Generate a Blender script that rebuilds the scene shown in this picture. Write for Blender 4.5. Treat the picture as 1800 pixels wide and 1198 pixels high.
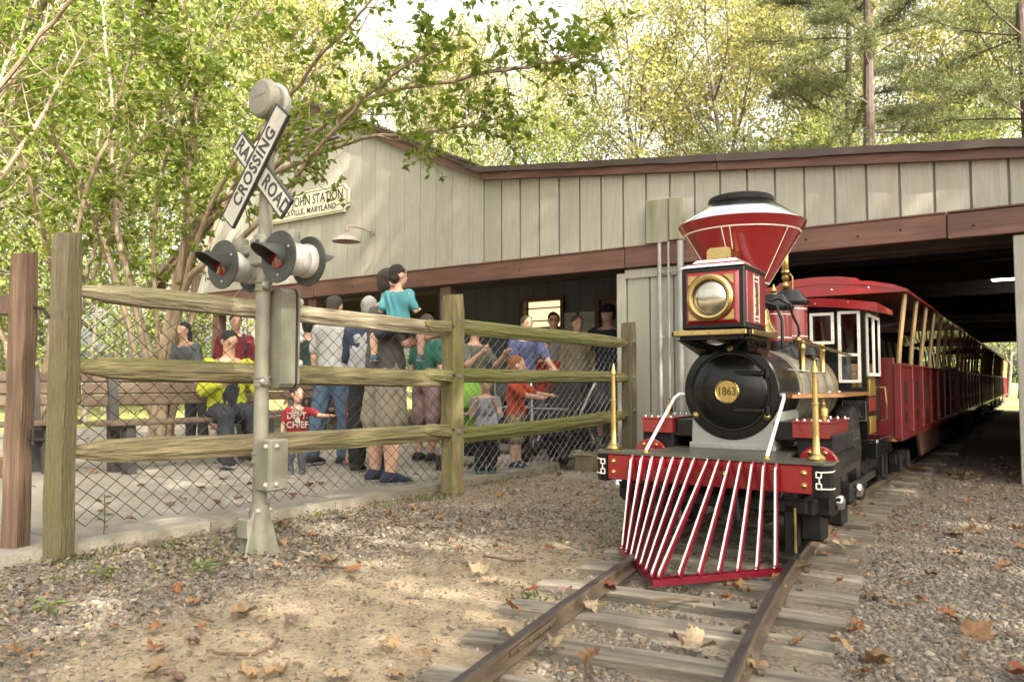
import bpy, math, random
import numpy as np
from mathutils import Vector, Matrix, Quaternion
random.seed(7); rng = np.random.default_rng(7)
SC = bpy.context.scene
for _o in list(bpy.data.objects): bpy.data.objects.remove(_o)
R_ = math.radians

# ---------------------------------------------------------------- camera
cam_d = bpy.data.cameras.new('camera'); cam = bpy.data.objects.new('camera', cam_d)
SC.collection.objects.link(cam); SC.camera = cam
cam.location = (0, 0, 0.84)
cam.rotation_euler = (R_(90 + 3.03), 0, R_(34.5))
cam_d.sensor_width = 36; cam_d.lens = 26.8; cam_d.clip_end = 2000; cam_d.clip_start = 0.05
cam_d.dof.use_dof = True; cam_d.dof.focus_distance = 4.4; cam_d.dof.aperture_fstop = 5.6

# ---------------------------------------------------------------- sky, sun, exposure
SUN_EL, SUN_AZ = 40.0, 109.0         # azimuth clockwise from +Y: behind the camera, to the right
W = bpy.data.worlds.new('World'); SC.world = W; W.use_nodes = True
nt = W.node_tree; nt.nodes.clear()
sky = nt.nodes.new('ShaderNodeTexSky'); sky.sky_type = 'NISHITA'; sky.sun_disc = False
sky.sun_elevation = R_(SUN_EL); sky.sun_rotation = R_(SUN_AZ)
sky.air_density = 1.0; sky.dust_density = 7.0; sky.ozone_density = 0.6; sky.altitude = 50
hs = nt.nodes.new('ShaderNodeHueSaturation'); hs.inputs['Saturation'].default_value = 0.30
tint = nt.nodes.new('ShaderNodeMix'); tint.data_type = 'RGBA'; tint.blend_type = 'MULTIPLY'
tint.inputs[0].default_value = 1.0; tint.inputs[7].default_value = (1.0, 0.965, 0.87, 1)
bg = nt.nodes.new('ShaderNodeBackground'); bg.inputs['Strength'].default_value = 0.15
wo = nt.nodes.new('ShaderNodeOutputWorld')
nt.links.new(sky.outputs[0], hs.inputs['Color']); nt.links.new(hs.outputs[0], tint.inputs[6])
nt.links.new(tint.outputs[2], bg.inputs[0]); nt.links.new(bg.outputs[0], wo.inputs[0])
sv = Vector((math.sin(R_(SUN_AZ)) * math.cos(R_(SUN_EL)), math.cos(R_(SUN_AZ)) * math.cos(R_(SUN_EL)), math.sin(R_(SUN_EL))))
sl = bpy.data.lights.new('sun', 'SUN'); sl.energy = 5.0; sl.angle = R_(0.5); sl.color = (1.0, 0.94, 0.80)
so = bpy.data.objects.new('sun', sl); SC.collection.objects.link(so); so.location = (0, 20, 30)
so.rotation_euler = sv.to_track_quat('Z', 'Y').to_euler()
vs = SC.view_settings; vs.view_transform = 'Standard'; vs.look = 'None'; vs.exposure = 2.32; vs.gamma = 1.0; vs.use_curve_mapping = False
SC.cycles.use_denoising = True
SC.cycles.max_bounces = 8; SC.cycles.transparent_max_bounces = 12
SC.cycles.sample_clamp_indirect = 6.0

# ---------------------------------------------------------------- mesh helpers
COL = SC.collection
class MB:
    """collects shapes; build() links them as one mesh object"""
    def __init__(s): s.v = []; s.f = []; s.sm = []
    def add(s, v, f, smooth=False):
        o = len(s.v); s.v.extend([tuple(p) for p in v])
        for q in f: s.f.append(tuple(i + o for i in q)); s.sm.append(smooth)
        return s
    def box(s, c, d, bev=0.0, M=None):
        x, y, z = d[0] / 2, d[1] / 2, d[2] / 2; c = Vector(c)
        if bev <= 0:
            v = [Vector((i * x, j * y, k * z)) for i in (-1, 1) for j in (-1, 1) for k in (-1, 1)]
            f = [(0, 1, 3, 2), (4, 6, 7, 5), (0, 4, 5, 1), (2, 3, 7, 6), (0, 2, 6, 4), (1, 5, 7, 3)]
        else:
            b = min(bev, x * .95, y * .95, z * .95); v = []; ix = {}
            for i in (-1, 1):
                for j in (-1, 1):
                    for k in (-1, 1):
                        for a in range(3):
                            p = [i * x, j * y, k * z]; sg = (i, j, k)
                            for q in range(3):
                                if q != a: p[q] -= sg[q] * b
                            ix[(i, j, k, a)] = len(v); v.append(Vector(p))
            f = []
            for a in range(3):
                o1, o2 = (a + 1) % 3, (a + 2) % 3
                for sgn in (-1, 1):
                    q = []
                    for t1, t2 in ((-1, -1), (1, -1), (1, 1), (-1, 1)):
                        t = [0, 0, 0]; t[a] = sgn; t[o1] = t1; t[o2] = t2; q.append(ix[(*t, a)])
                    f.append(tuple(q if sgn > 0 else q[::-1]))
                for t1 in (-1, 1):
                    for t2 in (-1, 1):
                        q = []
                        for ta, ax in ((-1, o1), (1, o1), (1, o2), (-1, o2)):
                            t = [0, 0, 0]; t[a] = ta; t[o1] = t1; t[o2] = t2; q.append(ix[(*t, ax)])
                        f.append(tuple(q if t1 * t2 < 0 else q[::-1]))
            for i in (-1, 1):
                for j in (-1, 1):
                    for k in (-1, 1):
                        q = [ix[(i, j, k, a)] for a in range(3)]; f.append(tuple(q if i * j * k > 0 else q[::-1]))
        if M is not None: v = [M @ p for p in v]
        return s.add([p + c for p in v], f)
    def tube(s, pts, r, n=8, caps=True, smooth=True, flat=None, up=None, jit=0.0):
        pts = [Vector(p) for p in pts]; m = len(pts)
        if not hasattr(r, '__len__'): r = [r] * m
        v = []; t0 = None; nx = None
        for i in range(m):
            t = (pts[min(i + 1, m - 1)] - pts[max(i - 1, 0)])
            if t.length < 1e-9: t = Vector((0, 0, 1))
            t.normalize()
            if nx is None:
                u = Vector(up) if up is not None else (Vector((0, 0, 1)) if abs(t.z) < .9 else Vector((1, 0, 0)))
                nx = (u - t * u.dot(t)).normalized()
            else:
                nx = nx - t * nx.dot(t)
                if nx.length < 1e-6: nx = t.orthogonal()
                nx.normalize()
            ny = t.cross(nx)
            for k in range(n):
                a = 2 * math.pi * k / n; j = 1 + (random.uniform(-jit, jit) if jit else 0)
                fx, fy = (1, 1) if flat is None else flat
                v.append(pts[i] + (nx * math.cos(a) * fx + ny * math.sin(a) * fy) * r[i] * j)
        f = [(i * n + k, i * n + (k + 1) % n, (i + 1) * n + (k + 1) % n, (i + 1) * n + k) for i in range(m - 1) for k in range(n)]
        s.add(v, f, smooth)
        if caps:
            o = len(s.v) - len(v)
            s.f.append(tuple(o + k for k in range(n - 1, -1, -1))); s.sm.append(False)
            s.f.append(tuple(o + (m - 1) * n + k for k in range(n))); s.sm.append(False)
        return s
    def lathe(s, prof, n=32, M=None, smooth=True):
        v = []; M = M or Matrix.Identity(4)
        for r, z in prof:
            for k in range(n):
                a = 2 * math.pi * k / n; v.append(M @ Vector((r * math.cos(a), r * math.sin(a), z)))
        m = len(prof)
        f = [(i * n + k, i * n + (k + 1) % n, (i + 1) * n + (k + 1) % n, (i + 1) * n + k) for i in range(m - 1) for k in range(n)]
        if prof[0][0] > 1e-5: f.append(tuple(range(n - 1, -1, -1)))
        if prof[-1][0] > 1e-5: f.append(tuple((m - 1) * n + k for k in range(n)))
        return s.add(v, f, smooth)
    def ell(s, c, r, n=12, m=8, M=None, smooth=True):
        if not hasattr(r, '__len__'): r = (r, r, r)
        v = []; c = Vector(c)
        for i in range(m + 1):
            th = math.pi * i / m
            for k in range(n):
                a = 2 * math.pi * k / n
                p = Vector((r[0] * math.sin(th) * math.cos(a), r[1] * math.sin(th) * math.sin(a), -r[2] * math.cos(th)))
                v.append((M @ p if M is not None else p) + c)
        f = [(i * n + k, i * n + (k + 1) % n, (i + 1) * n + (k + 1) % n, (i + 1) * n + k) for i in range(m) for k in range(n)]
        return s.add(v, f, smooth)
    def prism(s, poly, a, b, ax='z'):
        """poly: 2-D outline, extruded from a to b along ax"""
        def P(p, h): return {'z': (p[0], p[1], h), 'y': (p[0], h, p[1]), 'x': (h, p[0], p[1])}[ax]
        n = len(poly); v = [P(p, a) for p in poly] + [P(p, b) for p in poly]
        f = [tuple(range(n - 1, -1, -1)), tuple(range(n, 2 * n))] + [(i, (i + 1) % n, n + (i + 1) % n, n + i) for i in range(n)]
        if ax == 'y': f = [q[::-1] for q in f]
        return s.add(v, f)
    def xf(s, M):
        s.v = [tuple(M @ Vector(p)) for p in s.v]; return s
    def build(s, name, mat, parent=None, sharp=35, loc=None):
        me = bpy.data.meshes.new(name); me.from_pydata(s.v, [], s.f)
        me.polygons.foreach_set('use_smooth', s.sm); me.update()
        if any(s.sm):
            try: me.set_sharp_from_angle(angle=R_(sharp))
            except Exception: pass
        return mobj(name, me, mat, parent, loc)
def mobj(name, me, mat, parent=None, loc=None):
    if mat is not None and not me.materials: me.materials.append(MAT[mat] if isinstance(mat, str) else mat)
    o = bpy.data.objects.new(name, me); COL.objects.link(o)
    if parent is not None: o.parent = parent
    if loc is not None: o.location = loc
    return o
def tag(o, label, cat=None, group=None, kind=None):
    if label: o['label'] = label
    if cat: o['category'] = cat
    if group: o['group'] = group
    if kind: o['kind'] = kind
    return o
def thing(name, label, cat, loc=(0, 0, 0), rz=0.0, group=None):
    o = bpy.data.objects.new(name, None); COL.objects.link(o); o.empty_display_size = .1
    o.location = loc; o.rotation_euler = (0, 0, rz)
    return tag(o, label, cat, group)
def copy_tree(o, parent=None):
    c = o.copy(); COL.objects.link(c); c.parent = parent
    for ch in KIDS.get(o, []): KIDS.setdefault(c, []).append(copy_tree(ch, c))
    return c
KIDS = {}
def index_kids(o):
    for x in bpy.data.objects:
        if x.parent is not None: KIDS.setdefault(x.parent, [])
    for x in bpy.data.objects:
        if x.parent is not None and x not in KIDS[x.parent]: KIDS[x.parent].append(x)
def frame(org, right, up):
    r = Vector(right).normalized(); u = Vector(up); u = (u - r * u.dot(r)).normalized(); n = r.cross(u)
    return Matrix(((r.x, u.x, n.x, org[0]), (r.y, u.y, n.y, org[1]), (r.z, u.z, n.z, org[2]), (0, 0, 0, 1)))
def text(name, body, size, mat, parent, M, ext=.001, off=0.0, align='CENTER', sx=1.0, space=1.0):
    cu = bpy.data.curves.new(name, 'FONT'); cu.body = body; cu.size = size; cu.extrude = ext; cu.offset = off
    cu.align_x = align; cu.align_y = 'CENTER'; cu.space_character = space; cu.resolution_u = 3
    ob = bpy.data.objects.new(name + '_t', cu); COL.objects.link(ob)
    dg = bpy.context.evaluated_depsgraph_get(); me = bpy.data.meshes.new_from_object(ob.evaluated_get(dg))
    bpy.data.objects.remove(ob); bpy.data.curves.remove(cu)
    me.transform(M @ Matrix.Diagonal((sx, 1, 1, 1))); me.materials.clear()
    return mobj(name, me, mat, parent)

# ---------------------------------------------------------------- materials
MAT = {}
def mat(name, col, rough=.6, metal=0.0, col2=None, scale=6.0, st=(1, 1, 1), lo=.35, hi=.65, bump=0.0, bscale=None, coat=0.0,
        spec=.5, rnd=0.0, col3=None, s3=2.0, lo3=.5, hi3=.7, trans=0.0, detail=6, rv=0.0, fine=0.0, bd=.01):
    m = bpy.data.materials.new(name); m.use_nodes = True; t = m.node_tree; L = t.links.new
    b = t.nodes['Principled BSDF']; out = t.nodes['Material Output']
    b.inputs['Roughness'].default_value = rough; b.inputs['Metallic'].default_value = metal
    b.inputs['Coat Weight'].default_value = coat; b.inputs['Coat Roughness'].default_value = .06
    b.inputs['Specular IOR Level'].default_value = spec
    c4 = lambda c: (c[0], c[1], c[2], 1)
    col2 = col2 or tuple(x * .8 for x in col)
    tc = t.nodes.new('ShaderNodeTexCoord'); mp = t.nodes.new('ShaderNodeMapping'); mp.inputs['Scale'].default_value = st
    L(tc.outputs['Object'], mp.inputs['Vector'])
    oi = t.nodes.new('ShaderNodeObjectInfo')
    om = t.nodes.new('ShaderNodeVectorMath'); om.operation = 'SCALE'; om.inputs[0].default_value = (17, 31, 23)
    L(oi.outputs['Random'], om.inputs['Scale']); L(om.outputs[0], mp.inputs['Location'])
    n1 = t.nodes.new('ShaderNodeTexNoise'); n1.inputs['Scale'].default_value = scale; n1.inputs['Detail'].default_value = detail
    L(mp.outputs[0], n1.inputs['Vector'])
    r1 = t.nodes.new('ShaderNodeMapRange'); r1.inputs[1].default_value = lo; r1.inputs[2].default_value = hi
    L(n1.outputs[0], r1.inputs[0])
    mx = t.nodes.new('ShaderNodeMix'); mx.data_type = 'RGBA'; mx.inputs[6].default_value = c4(col2); mx.inputs[7].default_value = c4(col)
    L(r1.outputs[0], mx.inputs[0]); cur = mx.outputs[2]
    if col3 is not None:
        n3 = t.nodes.new('ShaderNodeTexNoise'); n3.inputs['Scale'].default_value = s3; n3.inputs['Detail'].default_value = 5
        L(mp.outputs[0], n3.inputs['Vector'])
        r3 = t.nodes.new('ShaderNodeMapRange'); r3.inputs[1].default_value = lo3; r3.inputs[2].default_value = hi3; L(n3.outputs[0], r3.inputs[0])
        m3 = t.nodes.new('ShaderNodeMix'); m3.data_type = 'RGBA'; m3.inputs[7].default_value = c4(col3)
        L(r3.outputs[0], m3.inputs[0]); L(cur, m3.inputs[6]); cur = m3.outputs[2]
    if fine > 0:
        n5 = t.nodes.new('ShaderNodeTexNoise'); n5.inputs['Scale'].default_value = scale * 14; n5.inputs['Detail'].default_value = 3
        L(mp.outputs[0], n5.inputs['Vector'])
        r5 = t.nodes.new('ShaderNodeMapRange'); r5.inputs[1].default_value = .3; r5.inputs[2].default_value = .7
        r5.inputs[3].default_value = 1 - fine; r5.inputs[4].default_value = 1 + fine * .6; L(n5.outputs[0], r5.inputs[0])
        h5 = t.nodes.new('ShaderNodeHueSaturation'); L(cur, h5.inputs['Color']); L(r5.outputs[0], h5.inputs['Value']); cur = h5.outputs[0]
    if rnd > 0:
        h = t.nodes.new('ShaderNodeHueSaturation'); rr = t.nodes.new('ShaderNodeMapRange')
        rr.inputs[3].default_value = 1 - rnd; rr.inputs[4].default_value = 1 + rnd
        L(oi.outputs['Random'], rr.inputs[0]); L(rr.outputs[0], h.inputs['Value']); L(cur, h.inputs['Color']); cur = h.outputs[0]
    L(cur, b.inputs['Base Color'])
    if rv > 0:
        r4 = t.nodes.new('ShaderNodeMapRange'); r4.inputs[3].default_value = rough; r4.inputs[4].default_value = min(1, rough + rv)
        L(n1.outputs[0], r4.inputs[0]); L(r4.outputs[0], b.inputs['Roughness'])
    if bump > 0:
        n2 = t.nodes.new('ShaderNodeTexNoise'); n2.inputs['Scale'].default_value = bscale or scale * 3; n2.inputs['Detail'].default_value = 6
        L(mp.outputs[0], n2.inputs['Vector'])
        bp = t.nodes.new('ShaderNodeBump'); bp.inputs['Strength'].default_value = min(1.0, bump); bp.inputs['Distance'].default_value = bd
        L(n2.outputs[0], bp.inputs['Height']); L(bp.outputs[0], b.inputs['Normal'])
    if trans > 0:
        tr = t.nodes.new('ShaderNodeBsdfTranslucent'); ms = t.nodes.new('ShaderNodeMixShader'); ms.inputs[0].default_value = trans
        L(cur, tr.inputs[0]); L(b.outputs[0], ms.inputs[1]); L(tr.outputs[0], ms.inputs[2]); L(ms.outputs[0], out.inputs['Surface'])
    MAT[name] = m; return m
def leafmat(name, cols, trans=.5, rough=.5):
    """leaf colours picked per leaf from the float attribute 'rnd'"""
    m = bpy.data.materials.new(name); m.use_nodes = True; t = m.node_tree; L = t.links.new
    b = t.nodes['Principled BSDF']; out = t.nodes['Material Output']; b.inputs['Roughness'].default_value = rough
    b.inputs['Specular IOR Level'].default_value = .35
    at = t.nodes.new('ShaderNodeAttribute'); at.attribute_name = 'rnd'
    cr = t.nodes.new('ShaderNodeValToRGB'); e = cr.color_ramp.elements
    for i, c in enumerate(cols):
        p = i / max(1, len(cols) - 1)
        if i < 2: e[i].position = p; e[i].color = (*c, 1)
        else: q = e.new(p); q.color = (*c, 1)
    for i, q in enumerate(sorted(e, key=lambda q: q.position)): pass
    L(at.outputs['Fac'], cr.inputs[0]); L(cr.outputs[0], b.inputs['Base Color'])
    if trans > 0:
        tr = t.nodes.new('ShaderNodeBsdfTranslucent'); ms = t.nodes.new('ShaderNodeMixShader'); ms.inputs[0].default_value = trans
        L(cr.outputs[0], tr.inputs[0]); L(b.outputs[0], ms.inputs[1]); L(tr.outputs[0], ms.inputs[2]); L(ms.outputs[0], out.inputs['Surface'])
    MAT[name] = m; return m

mat('siding', (.355, .335, .283), .75, col2=(.30, .283, .238), scale=5, st=(9, 9, .7), bump=.25, bscale=14, rnd=.05, col3=(.29, .283, .215), s3=.22, lo3=.53, hi3=.75, fine=.05)
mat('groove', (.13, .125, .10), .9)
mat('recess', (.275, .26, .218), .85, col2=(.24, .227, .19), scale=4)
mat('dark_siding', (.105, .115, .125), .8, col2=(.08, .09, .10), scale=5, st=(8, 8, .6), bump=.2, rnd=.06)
mat('brown_paint', (.125, .056, .038), .6, col2=(.085, .039, .027), scale=4, st=(.6, 6, 6), bump=.25, bscale=10, rnd=.06, col3=(.18, .09, .06), s3=1.2, lo3=.55, hi3=.8)
mat('brown_post', (.12, .058, .042), .65, col2=(.085, .042, .03), scale=4, st=(6, 6, .6), bump=.2, rnd=.06)
mat('drip_metal', (.075, .052, .043), .45, .2, col2=(.055, .04, .034), scale=3, rv=.2, bump=.12, bscale=2.5)
mat('shingle', (.16, .115, .09), .9, col2=(.09, .068, .055), scale=30, bump=.6, bscale=60, rnd=.25)
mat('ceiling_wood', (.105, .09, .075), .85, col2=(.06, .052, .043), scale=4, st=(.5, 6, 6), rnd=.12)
mat('concrete', (.27, .24, .195), .9, col2=(.205, .18, .145), scale=2.2, bump=.3, bscale=60, col3=(.155, .137, .108), s3=.9, lo3=.52, hi3=.72, fine=.12)
mat('kerb', (.28, .25, .20), .9, col2=(.18, .16, .125), scale=5, bump=.45, bscale=70, rnd=.07, fine=.2)
mat('fence_top', (.35, .295, .20), .9, col2=(.155, .125, .075), scale=7, st=(5, .35, 5), bump=1.0, bscale=9, bd=.03, col3=(.19, .175, .085), s3=.7, lo3=.5, hi3=.66, fine=.2)
mat('fence_mossy', (.23, .185, .10), .9, col2=(.105, .088, .044), scale=7, st=(5, .35, 5), bump=1.0, bscale=9, bd=.03, col3=(.12, .112, .04), s3=.7, lo3=.46, hi3=.62, fine=.22)
mat('fence_green', (.22, .19, .085), .9, col2=(.11, .10, .037), scale=7, st=(5, .35, 5), bump=1.0, bscale=9, bd=.03, col3=(.115, .115, .03), s3=.7, lo3=.45, hi3=.62, fine=.22)
mat('post_green', (.21, .17, .08), .9, col2=(.10, .085, .035), scale=4, st=(4, 4, .8), bump=.6, bscale=16, col3=(.11, .105, .028), s3=1.2, lo3=.45, hi3=.62, fine=.22, bd=.025)
mat('post_grey', (.17, .135, .085), .9, col2=(.07, .054, .034), scale=4, st=(5, 5, .5), bump=.7, bscale=16, col3=(.115, .10, .045), s3=.9, lo3=.48, hi3=.66, fine=.25, bd=.025)
mat('post_brown', (.145, .09, .055), .85, col2=(.075, .046, .028), scale=5, st=(7, 7, .4), bump=.5, bscale=16, rnd=.05, fine=.15, bd=.025)
mat('wire_black', (.025, .024, .022), .45)
mat('wire_grey', (.33, .33, .31), .45, .6)
mat('iron', (.04, .036, .032), .6, .6, bump=.2, bscale=60)
mat('aluminium', (.235, .222, .175), .5, .3, col2=(.165, .156, .118), scale=7, rv=.25, bump=.12, bscale=50, col3=(.15, .135, .07), s3=3, lo3=.56, hi3=.8, fine=.1)
mat('silver_paint', (.55, .53, .49), .45, .45, col2=(.38, .36, .33), scale=18, rv=.2, bump=.15, bscale=60)
mat('lamp_black', (.018, .019, .017), .55, col2=(.045, .05, .04), scale=9, lo=.3, hi=.75, rv=.2)
mat('red_lens', (.16, .006, .006), .15, coat=.6, col2=(.08, .004, .004), scale=30)
mat('sign_white', (.42, .40, .335), .6, col2=(.33, .315, .26), scale=6, fine=.06, col3=(.24, .23, .16), s3=4, lo3=.6, hi3=.8)
mat('letter_black', (.03, .028, .026), .6)
mat('cream_sign', (.62, .58, .44), .65, col2=(.55, .51, .38), scale=3, fine=.04)
mat('galvanised', (.36, .355, .33), .5, .4, col2=(.29, .285, .265), scale=9, rv=.2)
mat('lamp_mauve', (.34, .27, .24), .5, col2=(.27, .21, .19), scale=5)
mat('old_box', (.30, .285, .21), .8, col2=(.21, .20, .14), scale=4, st=(5, 5, .6), bump=.2, col3=(.15, .15, .08), s3=2, lo3=.5, hi3=.7)
# locomotive
mat('loco_red', (.225, .006, .008), .25, coat=.5, col2=(.185, .005, .006), scale=2, fine=.04, rv=.08)
mat('loco_black', (.004, .0043, .004), .22, coat=.12, spec=.25, col2=(.006, .006, .0055), scale=5, rv=.1)
mat('iron_black', (.007, .0068, .0065), .55, .1, spec=.3, col2=(.015, .013, .011), scale=14, bump=.2, bscale=50, rv=.25)
mat('brass', (.50, .375, .15), .2, 1.0, col2=(.40, .29, .11), scale=9, rv=.16)
mat('brass_old', (.42, .30, .10), .33, 1.0, col2=(.30, .21, .08), scale=16, rv=.2)
mat('chrome', (.78, .78, .79), .10, 1.0, col2=(.70, .70, .71), scale=3, rv=.06)
mat('boiler_grey', (.36, .355, .32), .32, .55, col2=(.31, .305, .275), scale=3, coat=.25, rv=.1)
mat('saddle_grey', (.27, .275, .25), .5, .1, col2=(.24, .245, .22), scale=4)
mat('deck_plate', (.10, .10, .075), .3, .25, col2=(.06, .06, .045), scale=4, rv=.25, coat=.2)
mat('white_enamel', (.74, .71, .66), .35, col2=(.66, .63, .57), scale=5)
mat('white_and_sky_sheen', (.80, .77, .75), .25, coat=.4)
mat('catcher_red', (.20, .007, .022), .35, coat=.3, col2=(.14, .005, .015), scale=8, fine=.12)
mat('varnished_wood', (.36, .165, .055), .35, coat=.3, col2=(.25, .11, .035), scale=6, st=(8, 1, 8))
mat('wheel_steel', (.09, .085, .08), .4, .8, col2=(.05, .045, .04), scale=10)
mat('copper', (.34, .14, .06), .3, 1.0)
mat('glass_dark', (.012, .012, .012), .05, coat=.3)
mat('gold_panel', (.50, .36, .07), .3, .7, col2=(.38, .26, .05), scale=20)
mat('coach_red', (.13, .008, .009), .4, col2=(.13, .010, .010), scale=3, rnd=.08, coat=.2, fine=.06)
mat('coach_roof', (.24, .009, .011), .3, col2=(.21, .008, .009), scale=2, coat=.4)
mat('coach_pole', (.30, .185, .07), .35, coat=.3, col2=(.23, .135, .05), scale=5, st=(8, 8, 1))
mat('coach_skirt', (.10, .045, .028), .6, col2=(.07, .032, .02), scale=4)
mat('coach_wood', (.40, .25, .08), .45, col2=(.31, .18, .055), scale=5)
mat('dark_fabric', (.012, .012, .012), .85)
# track
mat('rail_side', (.085, .06, .04), .75, .3, col2=(.13, .095, .06), scale=12, st=(1, .3, 1), bump=.35, bscale=60)
mat('rail_top', (.13, .11, .105), .28, .85, col2=(.085, .07, .065), scale=9, st=(5, .3, 1), rv=.25)
mat('sleeper', (.26, .225, .175), .9, col2=(.095, .082, .063), lo=.38, hi=.68, scale=4, st=(.5, 7, 5), bump=.7, bscale=12, rnd=.16, col3=(.14, .135, .07), s3=.7, lo3=.62, hi3=.8, fine=.25)
mat('bench_wood', (.125, .085, .055), .7, col2=(.09, .06, .039), scale=4, st=(6, .6, 6), rnd=.08)
mat('bench_leg', (.055, .05, .045), .7, col2=(.04, .036, .032), scale=6)
mat('bark_myrtle', (.25, .185, .115), .65, col2=(.15, .108, .068), scale=5, st=(3, 3, .7), bump=.25, bscale=12, col3=(.34, .27, .18), s3=2, lo3=.5, hi3=.68)
mat('bark_grey', (.13, .11, .085), .9, col2=(.075, .062, .048), scale=4, st=(4, 4, .8), bump=.7, bscale=9)
mat('bark_pine', (.085, .062, .048), .95, col2=(.045, .033, .026), scale=4, st=(4, 4, .8), bump=.9, bscale=7)
mat('rubber', (.02, .02, .02), .8)
mat('grey_plastic', (.16, .16, .16), .5)
mat('timber_block', (.16, .13, .08), .9, col2=(.10, .08, .05), scale=6, bump=.5, fine=.2)
mat('paper', (.50, .49, .45), .8, col2=(.42, .41, .37), scale=14)
leafmat('leaf_myrtle', [(.10, .165, .02), (.17, .235, .03), (.13, .20, .024), (.22, .27, .035), (.115, .18, .02), (.26, .25, .04)], .74)
leafmat('leaf_yellow', [(.20, .215, .055), (.29, .275, .08), (.25, .25, .07), (.33, .295, .08), (.19, .21, .06), (.30, .235, .06)], .5)
leafmat('leaf_green', [(.12, .165, .035), (.18, .22, .045), (.15, .19, .04), (.24, .255, .06)], .5)
leafmat('leaf_pine', [(.085, .11, .04), (.12, .145, .05), (.15, .17, .06)], .45)
leafmat('stone_mix', [(.105, .092, .078), (.165, .143, .115), (.08, .072, .064), (.135, .116, .092), (.21, .175, .135), (.09, .08, .07), (.16, .122, .088), (.28, .245, .195), (.12, .107, .092)], 0, .85)
leafmat('litter_mix', [(.16, .10, .055), (.24, .16, .085), (.10, .065, .04), (.30, .22, .13), (.13, .075, .045)], 0.1, .85)
leafmat('mulch_mix', [(.10, .09, .075), (.17, .145, .11), (.07, .06, .05), (.22, .185, .14), (.13, .105, .075)], 0, .9)
leafmat('grass_mix', [(.06, .10, .015), (.10, .14, .02), (.14, .16, .03)], .4)
# ================================================================ ground
def ground_mat():
    m = bpy.data.materials.new('ground'); m.use_nodes = True; t = m.node_tree; L = t.links.new; b = t.nodes['Principled BSDF']
    b.inputs['Roughness'].default_value = .95; b.inputs['Specular IOR Level'].default_value = .2
    tc = t.nodes.new('ShaderNodeTexCoord')
    def noise(sc, det=6, ro=.6):
        n = t.nodes.new('ShaderNodeTexNoise'); n.inputs['Scale'].default_value = sc; n.inputs['Detail'].default_value = det
        n.inputs['Roughness'].default_value = ro; L(tc.outputs['Object'], n.inputs['Vector']); return n.outputs[0]
    def rng_(v, a, b_, c=0, d=1):
        r = t.nodes.new('ShaderNodeMapRange'); r.inputs[1].default_value = a; r.inputs[2].default_value = b_; r.inputs[3].default_value = c; r.inputs[4].default_value = d
        L(v, r.inputs[0]); return r.outputs[0]
    def mix(fac, a, b_):
        x = t.nodes.new('ShaderNodeMix'); x.data_type = 'RGBA'; L(fac, x.inputs[0])
        for i, c in ((6, a), (7, b_)):
            if isinstance(c, tuple): x.inputs[i].default_value = (*c, 1)
            else: L(c, x.inputs[i])
        return x.outputs[2]
    dirt = mix(rng_(noise(1.6), .35, .65), (.28, .22, .145), (.36, .29, .20))
    dirt = mix(rng_(noise(45), .42, .66), dirt, (.21, .16, .105))
    grav = mix(rng_(noise(60, 3), .38, .62), (.12, .10, .078), (.25, .21, .16))
    # bare dirt patch between fence and track: blend by distance from its middle
    vm = t.nodes.new('ShaderNodeVectorMath'); vm.operation = 'SUBTRACT'; L(tc.outputs['Object'], vm.inputs[0]); vm.inputs[1].default_value = (-1.95, 2.0, 0)
    sc = t.nodes.new('ShaderNodeVectorMath'); sc.operation = 'MULTIPLY'; L(vm.outputs[0], sc.inputs[0]); sc.inputs[1].default_value = (1.25, .62, 0)
    ln = t.nodes.new('ShaderNodeVectorMath'); ln.operation = 'LENGTH'; L(sc.outputs[0], ln.inputs[0])
    ad = t.nodes.new('ShaderNodeMath'); ad.operation = 'ADD'; L(ln.outputs['Value'], ad.inputs[0]); L(rng_(noise(2.5), 0, 1, -.55, .55), ad.inputs[1])
    col = mix(rng_(ad.outputs[0], .5, 1.35), dirt, grav)
    col = mix(rng_(noise(.7), .56, .70, 0, .5), col, (.10, .095, .035))
    L(col, b.inputs['Base Color'])
    bp = t.nodes.new('ShaderNodeBump'); bp.inputs['Strength'].default_value = .9; bp.inputs['Distance'].default_value = .012
    L(noise(55, 5, .7), bp.inputs['Height']); L(bp.outputs[0], b.inputs['Normal'])
    MAT['ground'] = m
ground_mat()
mat('lawn', (.13, .15, .03), .95, col2=(.20, .19, .05), scale=.6, bump=.6, bscale=40, col3=(.30, .22, .09), s3=2.5, lo3=.52, hi3=.7, fine=.3)
mb = MB(); mb.add([(-400, -400, 0), (400, -400, 0), (400, 400, 0), (-400, 400, 0)], [(0, 1, 2, 3)])
tag(mb.build('ground', 'ground'), 'gravel and dirt ground around the track', kind='structure')
mb = MB(); mb.add([(-90, -20, .004), (-13.4, -20, .004), (-13.4, 9, .004), (-10, 13.5, .004), (-10, 26, .004), (30, 27, .004), (30, 120, .004), (-90, 120, .004)], [tuple(range(8))])
tag(mb.build('lawn', 'lawn'), 'leaf-strewn lawn beyond the station', kind='structure')
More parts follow.
